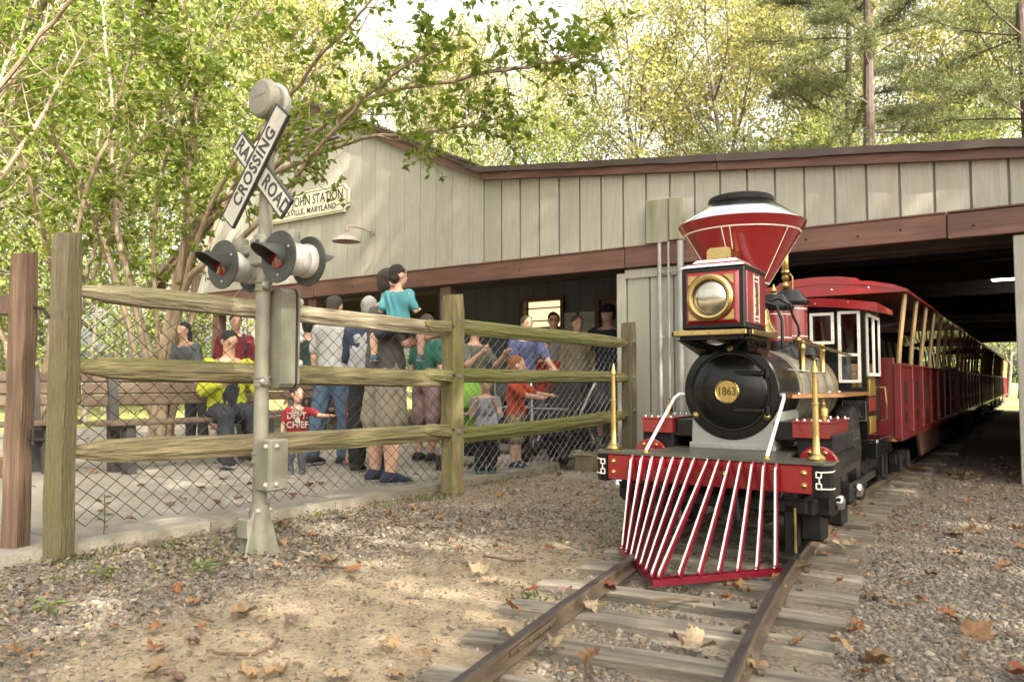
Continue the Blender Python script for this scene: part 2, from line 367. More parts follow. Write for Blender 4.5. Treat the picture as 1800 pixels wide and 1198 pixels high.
# concrete platform pad with its kerb
pad = MB(); pad.prism([(-4.02, .2), (-3.99, 2.0), (-3.93, 4.3), (-3.90, 7.47), (-3.3, 7.47), (-3.3, 10.4), (-13.3, 10.4), (-13.3, .2)], -.1, .05)
pado = tag(pad.build('pavement', 'concrete'), 'grey concrete platform paving behind the fence', kind='structure')
ky = .2
i = 0
while ky < 7.3:
    l = random.choice((.9, 1.2, 1.5)); y1 = min(7.44, ky + l)
    fx = lambda y: -4.02 + .10 * min(1, y / 4.3) + .02 * max(0, (y - 4.3) / 3.2)
    k = MB(); k.prism([(fx(ky) + .003, ky + .004), (fx(ky) + .13, ky + .004), (fx(y1) + .13, y1 - .004), (fx(y1) + .003, y1 - .004)], -.05, .054 + random.uniform(-.003, .003))
    k.build('kerb_stone', 'kerb', pado); ky = y1
# joints scored in the paving: thin grooves
for y in (1.9, 3.6, 5.3, 7.0, 8.7):
    g = MB(); g.box((-8.6, y, .0505), (9.2, .012, .003)); g.build('paving_joint', 'groove', pado)
# ================================================================ track
def tx(y): return -1.33 + (.0212 * (6 - y) ** 2 if y < 6 else 0)
def tdir(y): return Vector((-.0424 * (6 - y) if y < 6 else 0, 1, 0)).normalized()
trk = thing('railway_track', 'narrow railway track with steel rails on worn timber sleepers', 'track')
ys = [-.6 + .2 * k for k in range(31)] + [6 + k * 2. for k in range(16)]
for s in (-1, 1):
    prof = [(-.029, 0), (.029, 0), (.029, .005), (.006, .010), (.006, .034), (.0145, .039), (.0145, .049), (.011, .052), (-.011, .052), (-.0145, .049), (-.0145, .039), (-.006, .034), (-.006, .010), (-.029, .005)]
    v = []; n = len(prof)
    for y in ys:
        d = tdir(y); nrm = Vector((d.y, -d.x, 0)); c = Vector((tx(y), y, .038)) + nrm * s * .31
        v += [c + nrm * p[0] + Vector((0, 0, p[1])) for p in prof]
    f = [(i * n + k, i * n + (k + 1) % n, (i + 1) * n + (k + 1) % n, (i + 1) * n + k) for i in range(len(ys) - 1) for k in range(n)]
    b = MB(); b.add(v, f); ro = b.build('rail', 'rail_side', trk)
    b = MB(); v = []
    for y in ys:
        d = tdir(y); nrm = Vector((d.y, -d.x, 0)); c = Vector((tx(y), y, .038)) + nrm * s * .31
        v += [c + nrm * -.0115 + Vector((0, 0, .0525)), c + nrm * .0115 + Vector((0, 0, .0525)), c + nrm * .015 + Vector((0, 0, .049)), c + nrm * -.015 + Vector((0, 0, .049))]
    f = [(i * 4 + k, i * 4 + (k + 1) % 4, (i + 1) * 4 + (k + 1) % 4, (i + 1) * 4 + k) for i in range(len(ys) - 1) for k in range(4)]
    b.add(v, f); b.build('running_surface', 'rail_top', ro)
    j = MB(); y = 2.05; d = tdir(y); nrm = Vector((d.y, -d.x, 0)); c = Vector((tx(y), y, .06)) + nrm * s * .31
    for q in (-1, 1): j.box(c + nrm * q * .011, (.007, .34, .018), .003, Matrix.Rotation(math.atan2(-d.x, d.y), 3, 'Z'))
    for q in (-.12, -.04, .04, .12):
        for w in (-1, 1): j.ell(c + d * q + nrm * w * .018, .006, 6, 4)
    j.build('joint_plate', 'rail_side', ro)
y = .45; k = 0; SLP = []
while y < 26:
    d = tdir(y); a = math.atan2(-d.x, d.y) + random.uniform(-.03, .03)
    b = MB(); L_ = 1.07 + random.uniform(-.06, .07); wd = .12 + random.uniform(-.02, .02)
    nx_ = 9; v = []; top = random.uniform(.032, .040)
    ph = random.uniform(0, 6)
    for q in range(nx_):
        xx = -L_ / 2 + L_ * q / (nx_ - 1); w0 = wd / 2 * (1 + random.uniform(-.05, .05))
        tz = top - abs(random.gauss(0, .0012)) - (.004 if q in (0, nx_ - 1) else 0)
        v += [(xx, -w0, -.08), (xx, w0, -.08), (xx, w0, tz - .006), (xx, w0 - .007, tz), (xx, -w0 + .007, tz), (xx, -w0, tz - .006)]
    f = [(q * 6 + e, (q + 1) * 6 + e, (q + 1) * 6 + (e + 1) % 6, q * 6 + (e + 1) % 6) for q in range(nx_ - 1) for e in range(6)]
    f += [tuple(range(6)), tuple((nx_ - 1) * 6 + e for e in range(5, -1, -1))]
    b.add(v, [q[::-1] for q in f])
    SLP.append(y); o = b.build("sleeper", "sleeper", trk); o.location = (tx(y) + random.uniform(-.03, .03), y, 0); o.rotation_euler = (0, 0, a)
    if y < 5:
        for s in (-1, 1):
            for w in (-1, 1):
                sp = MB(); sp.box((s * .31 + w * .04, random.uniform(-.03, .03), top + .007), (.024, .018, .014), .004); sp.build('spike', 'rail_side', o)
    y += (.325 if y < 6 else .45) + random.uniform(-.015, .015); k += 1

# ================================================================ station building
ST = thing('station_building', 'long grey boarded station shed with brown trim and open train bay', 'building', (0, 0, 0))
FY = 7.5
def roof_z(x):
    if x < -8.8: return 5.0 + (x + 8.8) * .605
    if x < -5.58: return 5.0 - (x + 8.8) * .475
    return 3.47 - (x + 5.58) * .1175
wall = MB()
def wallpoly(m, pts, y0, y1): m.prism(pts, y0, y1, 'y')
wallpoly(wall, [(-12.5, 2.1), (-8.8, 2.1), (-5.58, 2.1), (2.4, 2.1), (2.4, roof_z(2.4) - .12), (-5.58, roof_z(-5.58) - .12), (-8.8, roof_z(-8.8) - .12), (-12.5, roof_z(-12.5) - .12)], FY + .03, FY + .09)
wallpoly(wall, [(-3.66, 0), (-2.55, 0), (-2.55, 2.06), (-3.66, 2.06)], FY + .03, FY + .09)
wallpoly(wall, [(.02, 0), (2.4, 0), (2.4, 2.06), (.02, 2.06)], FY + .03, FY + .09)
wall.build('wall_backing', 'recess', ST)
def board(x0, x1, z0, z1a, z1b, y=FY, th=.028, m='siding'):
    gp = .003 if x0 < -5.6 else .011; y += random.uniform(-.003, .003)
    b = MB(); b.prism([(x0 + gp, z0), (x1 - gp, z0), (x1 - gp, z1b), (x0 + gp, z1a)], y, y + th, 'y'); return b.build('siding_board', m, ST)
x = -12.5
while x < 2.3:
    w = .272; x1 = x + w
    if x < -8.8 < x1: x1 = -8.8
    if x < -5.58 < x1: x1 = -5.58
    board(x, x1, 2.275, roof_z(x) - .14, roof_z(x1) - .14); x = x1
for x in (-3.64, -3.37, -3.10, -2.83): board(x, x + .27, .05, 1.95, 1.95, FY)
for x in (.14, .41, .68, .95): board(x, x + .27, 0, 2.03, 2.03, FY)
b = MB(); b.box((-3.1, FY - .012, 1.995), (1.10, .03, .09)); b.build('trim_board', 'siding', ST)
b = MB(); b.box((-.06, FY + .05, 1.02), (.13, .17, 2.04), .006); b.build('door_post', 'siding', ST)
b = MB(); b.box((.06, FY + .04, 1.02), (.10, .12, 2.04), .006); b.build('door_post', 'siding', ST)
b = MB(); b.box((-3.70, FY + .06, 1.03), (.11, .16, 1.96), .006); b.build('corner_post', 'siding', ST)
b = MB(); b.box((-2.50, FY + .06, 1.03), (.11, .16, 2.06), .006); b.build('corner_post', 'siding', ST)
# header beams (brown), in lengths
for x0, x1 in ((-12.45, -8.62), (-8.61, -3.64), (-3.63, -.6), (-.59, 2.4)):
    b = MB(); dz = random.uniform(-.004, .004); b.box(((x0 + x1) / 2, FY - .03, 2.165 + dz), (x1 - x0, .07, .215), .006); b.build('header_beam', 'brown_paint', ST)
    b = MB(); b.box(((x0 + x1) / 2, FY - .045, 2.283), (x1 - x0, .06, .018), .004); b.build('drip_cap', 'brown_paint', ST)
for x in (-2.2, -1.75, -1.3, -.95, -.4, -5, -6.6, -7.8):
    b = MB(); b.ell((x, FY - .067, 2.14 + random.uniform(-.03, .05)), .011, 8, 5); b.build('beam_bolt', 'iron', ST)
# posts of the waiting area
for x in (-6.2, -8.72, -11.05):
    b = MB(); b.box((x, FY + .08, 1.05), (.17, .15, 2.0), .008); b.build('porch_post', 'brown_post', ST)
for x, y in ((-8.72, 10.1), (-11.05, 10.1)):
    b = MB(); b.box((x, y, 1.05), (.15, .15, 2.0), .008); b.build('porch_post', 'brown_post', ST)
# barge boards and metal edge
def slopebox(x0, x1, dz0, dz1, y0, y1, name, m, n=1, wob=0.0):
    xs = np.linspace(x0, x1, n + 1)
    v = []; 
    for q, x in enumerate(xs):
        w = random.uniform(-wob, wob) if 0 < q < n else 0
        wy = random.uniform(-wob, wob) * .6 if 0 < q < n else 0
        z = roof_z(x - 1e-6 if q == n else x + 1e-6)
        v += [(x, y0 + wy, z + dz0 + w), (x, y0 + wy, z + dz1), (x, y1, z + dz1), (x, y1, z + dz0)]
    f = [(q * 4 + e, (q + 1) * 4 + e, (q + 1) * 4 + (e + 1) % 4, q * 4 + (e + 1) % 4) for q in range(n) for e in range(4)] + [(0, 1, 2, 3), tuple(n * 4 + e for e in (3, 2, 1, 0))]
    b = MB(); b.add(v, f); return b.build(name, m, ST)
for x0, x1 in ((-13.2, -8.803), (-8.797, -5.585), (-5.575, -2.6), (-2.59, .4), (.41, 2.6)):
    slopebox(x0, x1, -.15, -.035, FY - .075, FY - .02, 'barge_board', 'brown_paint')
    if x0 > -5.6: slopebox(x0 - (.25 if x0 < -5 else 0), x1, -.068, .003, FY - .115, FY - .05, 'metal_edge', 'drip_metal', 14, .007)
    else: slopebox(x0, x1, -.045, .03, FY - .115, FY - .05, 'metal_edge', 'drip_metal', 8, .004)
roof = MB()
for x0, x1 in ((-13.4, -8.8), (-8.8, -5.58), (-5.58, 2.7)):
    a, c = roof_z(x0 + 1e-6), roof_z(x1 - 1e-6)
    roof.prism([(x0, a - .05), (x1, c - .05), (x1, c - .002), (x0, a - .002)], FY - .10, 25.8, 'y')
ro = roof.build('roof', 'shingle', ST)
# shingle courses along the front edge of the right-hand gable slope
nsh = 26
for k in range(nsh):
    xa = -8.75 + k * 3.1 / nsh
    for c_ in range(3):
        b = MB(); l = 3.1 / nsh * 1.35; y0 = FY - .13 + c_ * .33 + random.uniform(-.015, .015); th = .014
        za = roof_z(xa) + .006; zb = roof_z(xa + l) + .012 + random.uniform(0, .02)
        b.prism([(xa, za), (xa + l, zb), (xa + l, zb + th), (xa, za + th)], y0, y0 + .32, 'y'); b.build('shingle', 'shingle', ro)
# gable vent louvre
vt = MB(); vt.prism([(-9.55, 4.28), (-8.05, 4.28), (-8.8, 4.76)], FY - .004, FY + .02, 'y')
vo = vt.build('gable_vent', 'groove', ST)
for k in range(7):
    z = 4.30 + k * .062; hw = .74 * (4.76 - z) / .48
    if hw < .06: break
    b = MB(); b.box((-8.8 - .0 * k, FY - .022, z), (hw * 2, .05, .012), 0, Matrix.Rotation(R_(38), 3, 'X')); b.build('louvre', 'galvanised', vo)
# interiors: ceiling, joists, back wall, shed walls
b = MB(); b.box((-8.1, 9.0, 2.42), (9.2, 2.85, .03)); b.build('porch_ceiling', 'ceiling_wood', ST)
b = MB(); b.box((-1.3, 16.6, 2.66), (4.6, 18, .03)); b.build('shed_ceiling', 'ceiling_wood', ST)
for y in (7.85, 9.1, 11.0, 13.4, 15.8, 18.2, 20.6, 23):
    b = MB(); b.box((-1.3, y, 2.50 if y > 8 else 2.36), (4.5, .12 if y > 8 else .2, .26), .006); b.build('tie_beam', 'ceiling_wood', ST)
for y in (8.35, 8.6):
    b = MB(); b.box((-1.3, y, 2.19), (4.5, .06, .17), .006); b.build('tie_beam', 'ceiling_wood', ST)
for y in (8.0, 8.7, 9.4):
    b = MB(); b.box((-8.1, y, 2.35), (9.1, .05, .11)); b.build('joist', 'ceiling_wood', ST)
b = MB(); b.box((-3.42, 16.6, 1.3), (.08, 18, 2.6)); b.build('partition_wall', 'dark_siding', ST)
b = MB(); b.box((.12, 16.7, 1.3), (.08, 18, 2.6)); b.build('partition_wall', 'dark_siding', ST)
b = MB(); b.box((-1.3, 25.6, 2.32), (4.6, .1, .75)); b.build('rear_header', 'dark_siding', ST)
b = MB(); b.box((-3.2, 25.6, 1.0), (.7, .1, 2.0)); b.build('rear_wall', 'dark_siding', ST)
BY = 10.2
x = -8.6
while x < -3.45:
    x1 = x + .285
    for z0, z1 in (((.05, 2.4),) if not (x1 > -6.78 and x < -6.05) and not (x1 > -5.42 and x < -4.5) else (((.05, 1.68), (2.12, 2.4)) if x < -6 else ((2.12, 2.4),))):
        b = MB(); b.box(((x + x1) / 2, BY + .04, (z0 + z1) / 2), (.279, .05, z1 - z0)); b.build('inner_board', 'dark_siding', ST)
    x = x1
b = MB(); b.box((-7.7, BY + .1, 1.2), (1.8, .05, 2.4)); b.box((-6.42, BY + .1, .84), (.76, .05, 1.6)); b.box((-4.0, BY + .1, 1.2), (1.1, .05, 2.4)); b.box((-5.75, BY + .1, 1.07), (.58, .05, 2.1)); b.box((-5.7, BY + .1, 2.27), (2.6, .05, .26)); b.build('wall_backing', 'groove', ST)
m = bpy.data.materials.new('lit_room'); m.use_nodes = True; e = m.node_tree.nodes['Principled BSDF']
e.inputs['Base Color'].default_value = (.4, .27, .12, 1); e.inputs['Emission Color'].default_value = (1, .70, .36, 1); e.inputs['Emission Strength'].default_value = .34; MAT['lit_room'] = m
wn = MB()
for c, d in (((-6.42, BY, 2.14), (.80, .07, .06)), ((-6.42, BY, 1.67), (.80, .07, .06)), ((-6.79, BY, 1.905), (.06, .07, .41)), ((-6.05, BY, 1.905), (.06, .07, .41))): wn.box(c, d)
wo_ = wn.build('ticket_window', 'brown_post', ST)
b = MB(); b.box((-6.42, BY + .12, 1.905), (.68, .01, .42)); b.build('pane', 'lit_room', wo_)
for z in (1.80, 2.0):
    b = MB(); b.box((-6.42, BY + .02, z), (.68, .03, .02)); b.build('glazing_bar', 'brown_post', wo_)
dm = MB()
for c, d in (((-4.96, BY, 2.10), (1.0, .08, .07)), ((-5.43, BY, 1.05), (.07, .08, 2.03)), ((-4.49, BY, 1.05), (.07, .08, 2.03))): dm.box(c, d)
do = dm.build('door_frame', 'brown_post', ST)
mat('door_tan', (.17, .135, .09), .6); b = MB(); b.box((-4.96, BY + .07, 1.05), (.86, .04, 2.03), .004); b.build('door', 'door_tan', do)
for x, lb in ((-5.93, 'left'), (-5.62, 'right')):
    nb = thing('wall_notice', f'white paper notice by the ticket window, {lb} one of the pair', 'notice', (x, BY - .005, 1.72))
    b = MB(); b.box((0, 0, 0), (.26, .012, .36)); b.build('sheet', 'paper', nb)
    b = MB()
    for q in range(7): b.box((random.uniform(-.02, .02), -.008, .12 - q * .035), (random.uniform(.12, .2), .002, .008))
    b.build('print', 'grey_plastic', nb)
# fluorescent lights in the shed
m = bpy.data.materials.new('tube_light'); m.use_nodes = True; e = m.node_tree.nodes['Principled BSDF']
e.inputs['Emission Color'].default_value = (1, .95, .85, 1); e.inputs['Emission Strength'].default_value = 2.2; MAT['tube_light'] = m
for y, lb in ((15.0, 'nearest lit strip light under the shed ceiling'), (21.0, 'far lit strip light deep under the shed ceiling')):
    o = thing('strip_light', lb, 'light', (.03, y, 2.53), 0, 'strip lights in the shed')
    b = MB(); b.box((0, 0, .045), (1.3, .14, .05), .01); b.build('housing', 'white_enamel', o)
    b = MB(); b.box((0, 0, .0), (1.2, .1, .04), .015); b.build('tube', 'tube_light', o)
# ---------------- things fixed to the facade
o = thing('station_sign', 'cream station name board with scooped corners on the gable wall', 'sign', (-8.82, FY - .03, 3.44))
def scoop2(w, h, r, n=6):
    p = []
    for sx, sz in ((1, 1), (-1, 1), (-1, -1), (1, -1)):
        arc = [(sx * (w - r * math.cos(a)), sz * (h - r * math.sin(a))) for a in [math.pi / 2 * k / n for k in range(n + 1)]]
        p += arc[::-1] if sx * sz > 0 else arc
    return p
b = MB(); b.prism(scoop2(.90, .20, .075), -.02, .02, 'y'); b.build('board', 'cream_sign', o)
bd = MB(); P = scoop2(.875, .178, .07)
bd.tube([(p[0], -.022, p[1]) for p in P + [P[0]]], .0042, 4); bd.build('border', 'letter_black', o)
text('lettering', 'CABIN JOHN STATION', .205, 'letter_black', o, frame((0, -.0225, .055), (1, 0, 0), (0, 0, 1)), .0012, .0015, sx=.76)
text('lettering', 'ROCKVILLE, MARYLAND', .118, 'letter_black', o, frame((0, -.0225, -.095), (1, 0, 0), (0, 0, 1)), .0012, 0.0015, sx=.92, space=1.12)
o = thing('wall_lamp', 'mauve gooseneck barn lamp sticking out of the siding', 'lamp', (-7.49, FY - .003, 2.90))
b = MB(); b.lathe([(.001, .012), (.05, .01), (.055, 0)], 16, Matrix.Rotation(R_(90), 4, 'X')); b.build('wall_plate', 'lamp_mauve', o)
b = MB(); b.tube([(0, -.01, 0), (-.02, -.30, .02), (-.03, -.42, .012), (-.03, -.45, -.03)], .012, 8); b.build('arm', 'lamp_mauve', o)
b = MB(); b.lathe([(.03, 0), (.032, -.07), (.05, -.085), (.10, -.10), (.165, -.145), (.185, -.18), (.19, -.185), (.18, -.182), (.10, -.12), (.04, -.09)], 28, Matrix.Translation((-.03, -.45, -.02))); b.build('shade', 'lamp_mauve', o)
o = thing('junction_box', 'weathered square junction box high on the siding', 'electrical box', (-3.17, FY - .003, 2.52))
b = MB(); b.box((-.07, -.05, 0), (.25, .10, .46), .006); b.build('case', 'old_box', o)
b = MB(); b.box((.125, -.045, .01), (.13, .09, .45), .006); b.build('case', 'old_box', o)
b = MB(); b.box((.055, -.055, 0), (.008, .09, .45)); b.build('seam', 'groove', o)
for x, r, lb in ((-3.22, .022, 'slim grey conduit pipe under the left of the junction box'), (-2.99, .034, 'thick grey conduit pipe under the right of the junction box'), (-3.12, .012, 'thin grey cable between the two conduit pipes')):
    o = thing('conduit_pipe', lb, 'pipe', (x, FY - .045, 0))
    b = MB(); b.tube([(0, -.04, .03), (0, -.04, 1.9), (0, -.04, 2.29)], r, 10); b.build('pipe', 'galvanised', o)
    for z in (.5, 1.3, 1.98):
        b = MB(); b.box((0, -.02, z), (r * 4, .012, .03), .003); b.tube([(0, -.04, z - .012), (0, -.04, z + .012)], r + .006, 10); b.build('strap', 'galvanised', o)
# ================================================================ locomotive (local: y runs back from the buffer beam)
LO = thing('steam_locomotive', 'red and black miniature steam locomotive with diamond stack and brass trim', 'locomotive', (-1.255, 3.34, 0), R_(.8))
RX = lambda y0: Matrix.Translation((0, y0, 0)) @ Matrix.Rotation(R_(90), 4, 'X')      # lathe axis z -> -y
def P(name, m, fn, parent=LO, sharp=35):
    b = MB(); fn(b); return b.build(name, m, parent, sharp)
def AX(c, d=(0, -1, 0)):
    q = Vector((0, 0, 1)).rotation_difference(Vector(d).normalized()); return Matrix.Translation(c) @ q.to_matrix().to_4x4()
def bolt(c, r, m='brass', parent=LO, d=(0, -1, 0), nm='bolt'):
    b = MB(); b.lathe([(r * 1.25, 0), (r * 1.25, r * .25), (r, r * .3), (r * .85, r * .8), (r * .4, r * 1.15), (0, r * 1.2)], 10, AX(c, d)); return b.build(nm, m, parent)
# buffer beam
bm = P('buffer_beam', 'loco_red', lambda b: b.box((0, .03, .428), (.945, .06, .118), .004))
for s in (-1, 1):
    pts = [(s * .474, .0), (s * .512, .004), (s * .537, .022), (s * .545, .06), (s * .545, .20), (s * .474, .20)]
    if s < 0: pts = pts[::-1]
    e = P('beam_end', 'loco_black', lambda b: b.prism(pts, .36, .490))
    def key(b):      # white key-pattern lining wrapped round the end
        def ln(u0, z0, u1, z1):
            def q(u): return (s * (.474 + u), -.0015) if u < .038 else ((s * (.512 + (u - .038) * .8), .002 + (u - .038) * .6) if u < .07 else (s * .5465, .02 + (u - .065)))
            n = 5
            for i in range(n):
                ua, ub = u0 + (u1 - u0) * i / n, u0 + (u1 - u0) * (i + 1) / n; za, zb = z0 + (z1 - z0) * i / n, z0 + (z1 - z0) * (i + 1) / n
                a, c = q(ua), q(ub); b.tube([(a[0], a[1], za), (c[0], c[1], zb)], .0033, 4)
        for zc, sg in ((.452, 1), (.405, -1)):
            for l in ((.014, zc - .011, .034, zc - .011), (.014, zc + .011, .034, zc + .011), (.014, zc - .011, .014, zc + .011), (.034, zc - .011, .034, zc + .011), (.034, zc + sg * .011, .05, zc + sg * .011), (.05, zc + sg * .011, .12, zc + sg * .013)): ln(*l)
        ln(.026, .416, .026, .441)
    P('lining', 'white_enamel', key, e)
P('deck_plate', 'deck_plate', lambda b: b.prism([(-.52, -.004), (.52, -.004), (.55, .03), (.55, .10), (.46, .135), (.36, .17), (.31, .24), (.30, .52), (-.30, .52), (-.31, .24), (-.36, .17), (-.46, .135), (-.55, .10), (-.55, .03)], .491, .503))
for x in (-.44, .44):
    for z in (.455, .403): bolt((x, 0, z), .011)
for x in (-.16, .10): bolt((x, 0, .43), .011)
# cow catcher
cc = P('cow_catcher', 'catcher_red', lambda b: [b.add(
    [(s * .395, -.055, .045), (s * .395, -.03, .045), (0, -.50, .045), (0, -.56, .045), (s * .395, -.055, .072), (s * .395, -.03, .072), (0, -.50, .072), (0, -.56, .072)],
    [q if s > 0 else q[::-1] for q in [(0, 1, 2, 3), (7, 6, 5, 4), (0, 3, 7, 4), (1, 5, 6, 2), (0, 4, 5, 1)]]) for s in (-1, 1)])
for s in (-1, 1):
    for k in range(7):
        t = (k + .25) / 7; xt = s * (.018 + .352 * t); xb = s * .385 * t; yb = -.552 + .497 * t
        top = Vector((xt, -.010, .484)); t2 = Vector((xt, -.022, .466)); bot = Vector((xb, yb + .012, .085)); b2 = Vector((xb, yb - .006, .070))
        o = P('catcher_bar', 'catcher_red', lambda b: b.tube([top, t2, bot, b2], .0095, 8, flat=(2.1, .9), up=(0, 1, .2)), cc)
        dv = (bot - t2).normalized(); nv_ = (Vector((0, -1, 0)) + dv * dv.y).normalized() * .0195
        P('bar_stripe', 'white_enamel', lambda b: b.tube([top + nv_ * .7, t2 + nv_, bot + nv_, b2 + nv_ * .6 + Vector((0, 0, .004))], .0040, 6, flat=(.5, 1.0), up=(0, 1, .2)), o)
# flag staffs
for s in (-1, 1):
    o = P('flag_staff', 'brass', lambda b: b.lathe([(.038, 0), (.040, .010), (.033, .022), (.020, .030), (.016, .040), (.0145, .12), (.0135, .235), (.0165, .238), (.0165, .246), (.012, .25), (.0105, .36), (.011, .372), (.017, .375), (.015, .385), (.006, .415), (0, .432)], 16, Matrix.Translation((s * .475, .075, .503))))
# white braces
for s in (-1, 1):
    P('brace_rod', 'white_and_sky_sheen', lambda b: b.tube([(s * .245, .425, .775), (s * .262, .405, .775), (s * .272, .36, .755), (s * .282, .02, .512)], .0085, 8))
    bolt((s * .282, .02, .503), .014, 'brass_old', LO, (0, 0, 1)); 
# saddle and smokebox
P('saddle', 'saddle_grey', lambda b: b.prism([(-.205, .50), (.205, .50), (.205, .56), (.195, .76), (-.195, .76), (-.205, .56)], .43, .95, 'y'))
sf = P('saddle_flange', 'saddle_grey', lambda b: b.box((0, .425, .518), (.43, .022, .03), .003))
for k in range(9): bolt((-.19 + k * .0475, .414, .518), .0045, 'saddle_grey', sf)
sb = P('smokebox', 'loco_black', lambda b: b.lathe([(.02, -.45), (.222, -.45), (.224, -.1), (.224, .02), (.24, .025), (.24, .045), (.233, .052), (.20, .055), (.195, .05), (.02, .05)], 64, RX(.47) @ Matrix.Translation((0, .79, 0))))
sd = P('smokebox_door', 'loco_black', lambda b: b.lathe([(.186, .045), (.184, .058), (.176, .066), (.165, .068), (.155, .074), (.10, .090), (.05, .097), (0, .098)], 56, RX(.47) @ Matrix.Translation((0, .79, 0))))
for k in range(24):
    a = 2 * math.pi * k / 24
    bolt((.214 * math.cos(a), .418, .79 + .214 * math.sin(a)), .0042, 'loco_black', sb)
for a in (90, 214, 326): bolt((.217 * math.cos(R_(a)), .417, .79 + .217 * math.sin(R_(a))), .0125, 'brass', sb, nm='lug')
for z in (.70, .88):
    P('hinge_strap', 'loco_black', lambda b: (b.box((.10, .385, z), (.15, .012, .022), .004), b.tube([(.185, .40, z - .02), (.185, .40, z + .02)], .012, 8)), sd)
np_ = P('number_plate', 'brass', lambda b: b.lathe([(.061, .092), (.061, .108), (.057, .112), (.053, .109), (.0, .109)], 36, RX(.47) @ Matrix.Translation((0, .79, 0))), sd)
mat('dark_brass', (.13, .09, .03), .4, .8); text('numerals', '1863', .056, 'dark_brass', np_, frame((0, .3605, .79), (1, 0, 0), (0, 0, 1)), .0022, .0008, sx=.86)
# boiler
bl = P('boiler', 'boiler_grey', lambda b: b.lathe([(.21, -1.98), (.226, -1.9), (.226, -.9)], 56, RX(0) @ Matrix.Translation((0, .79, 0))))
for y in (.93, 1.13, 1.34, 1.55, 1.76, 1.9):
    P('boiler_band', 'brass_old', lambda b: b.lathe([(.2262, -.004), (.2295, -.004), (.2295, .004), (.2262, .004)], 56, RX(y) @ Matrix.Translation((0, .79, 0))), bl)
# headlamp platform and bracket
pf = P('lamp_platform', 'loco_black', lambda b: (b.box((0, .36, 1.066), (.375, .48, .020), .003), b.box((0, .36, 1.048), (.30, .40, .02)), ))
P('platform_edge', 'brass', lambda b: b.box((0, .1155, 1.068), (.35, .008, .024), .003), pf)
for s in (-1, 1): P('platform_edge', 'brass', lambda b: b.box((s * .1905, .36, 1.068), (.008, .42, .024), .003), pf)
for x in (-.16, -.08, 0, .08, .16): bolt((x, .111, 1.068), .004, 'brass_old', pf)
for s in (-1, 1):
    P('bracket_leg', 'loco_black', lambda b: (b.add([(s * .175, .15, 1.04), (s * .165, .15, 1.04), (s * .10, .40, .98), (s * .115, .40, .98), (s * .175, .55, 1.04), (s * .165, .55, 1.04), (s * .14, .5, .95), (s * .155, .5, .95)], [(0, 1, 2, 3), (0, 3, 7, 4), (1, 5, 6, 2), (4, 7, 6, 5), (0, 4, 5, 1), (3, 2, 6, 7)]),
        b.tube([(s * .16, .17, 1.045), (s * .06, .30, 1.01), (s * .03, .42, 1.0)], .012, 6), b.tube([(s * .12, .16, 1.045), (s * .13, .26, 1.03), (s * .09, .43, .99)], .010, 6)), pf)
for k in range(6): P('bracket_scroll', 'loco_black', lambda b: b.tube([(.17, .2 + k * .045, 1.04), (.178, .21 + k * .045, 1.02), (.165, .225 + k * .045, 1.0), (.15, .23 + k * .045, .985)], .005, 5), pf)
P('feed_pipe', 'copper', lambda b: b.tube([(.0, .16, 1.05), (.01, .30, 1.03), (.0, .40, 1.035), (-.005, .43, 1.01)], .006, 6), pf)
# headlamp
hl = P('headlamp', 'loco_black', lambda b: (b.box((0, .345, 1.236), (.305, .35, .296), .006),))
P('front_panel', 'loco_red', lambda b: b.add([(x * .128, .170, 1.236 + z * .124) for x in (-1, 1) for z in (-1, 1)] + [(x * .113, .158, 1.236 + z * .109) for x in (-1, 1) for z in (-1, 1)], [(0, 1, 5, 4), (1, 3, 7, 5), (3, 2, 6, 7), (2, 0, 4, 6), (4, 5, 7, 6)]), hl)
for s in (-1, 1):
    P('side_panel', 'loco_red', lambda b: b.box((s * .152, .345, 1.236), (.012, .30, .25), .004), hl)
    def lat(b):
        x = s * .1595
        for y in (.30, .38): b.box((x, y, 1.236), (.004, .006, .23))
        for z in (1.13, 1.15, 1.32, 1.34): b.box((x, .34, z), (.004, .085, .006))
    P('side_lining', 'white_enamel', lat, hl)
    P('side_grille', 'brass', lambda b: [b.box((s * .159, .34, 1.18 + .045 * k), (.005, .055, .038), .002) for k in range(3)], hl)
P('bezel_ring', 'brass', lambda b: b.lathe([(.083, 0), (.083, .016), (.088, .024), (.098, .026), (.104, .020), (.111, .016), (.1125, .008), (.1125, 0)], 56, RX(.158) @ Matrix.Translation((-.004, 1.236, 0))), hl)
mglass = bpy.data.materials.new('lens_glass'); mglass.use_nodes = True; g = mglass.node_tree.nodes['Principled BSDF']
g.inputs['Transmission Weight'].default_value = 1; g.inputs['Roughness'].default_value = .02; g.inputs['IOR'].default_value = 1.45; MAT['lens_glass'] = mglass
mat('lamp_mirror', (.72, .66, .52), .16, 1.0, col2=(.60, .54, .42), scale=20)
P('reflector', 'lamp_mirror', lambda b: b.lathe([(.082, .004), (.074, .012), (.05, .021), (.02, .025), (0, .0255)], 40, RX(.158) @ Matrix.Translation((-.004, 1.236, 0))), hl)
P('lens', 'lens_glass', lambda b: b.lathe([(.0825, .012), (.079, .018), (.06, .030), (.03, .037), (0, .039), (0, .036), (.03, .034), (.06, .027), (.078, .015), (.0825, .010)], 40, RX(.158) @ Matrix.Translation((-.004, 1.236, 0))), hl)
for k in range(4): bolt((-.004 + .107 * math.cos(k * math.pi / 2), .145, 1.236 + .107 * math.sin(k * math.pi / 2)), .004, 'brass', hl)
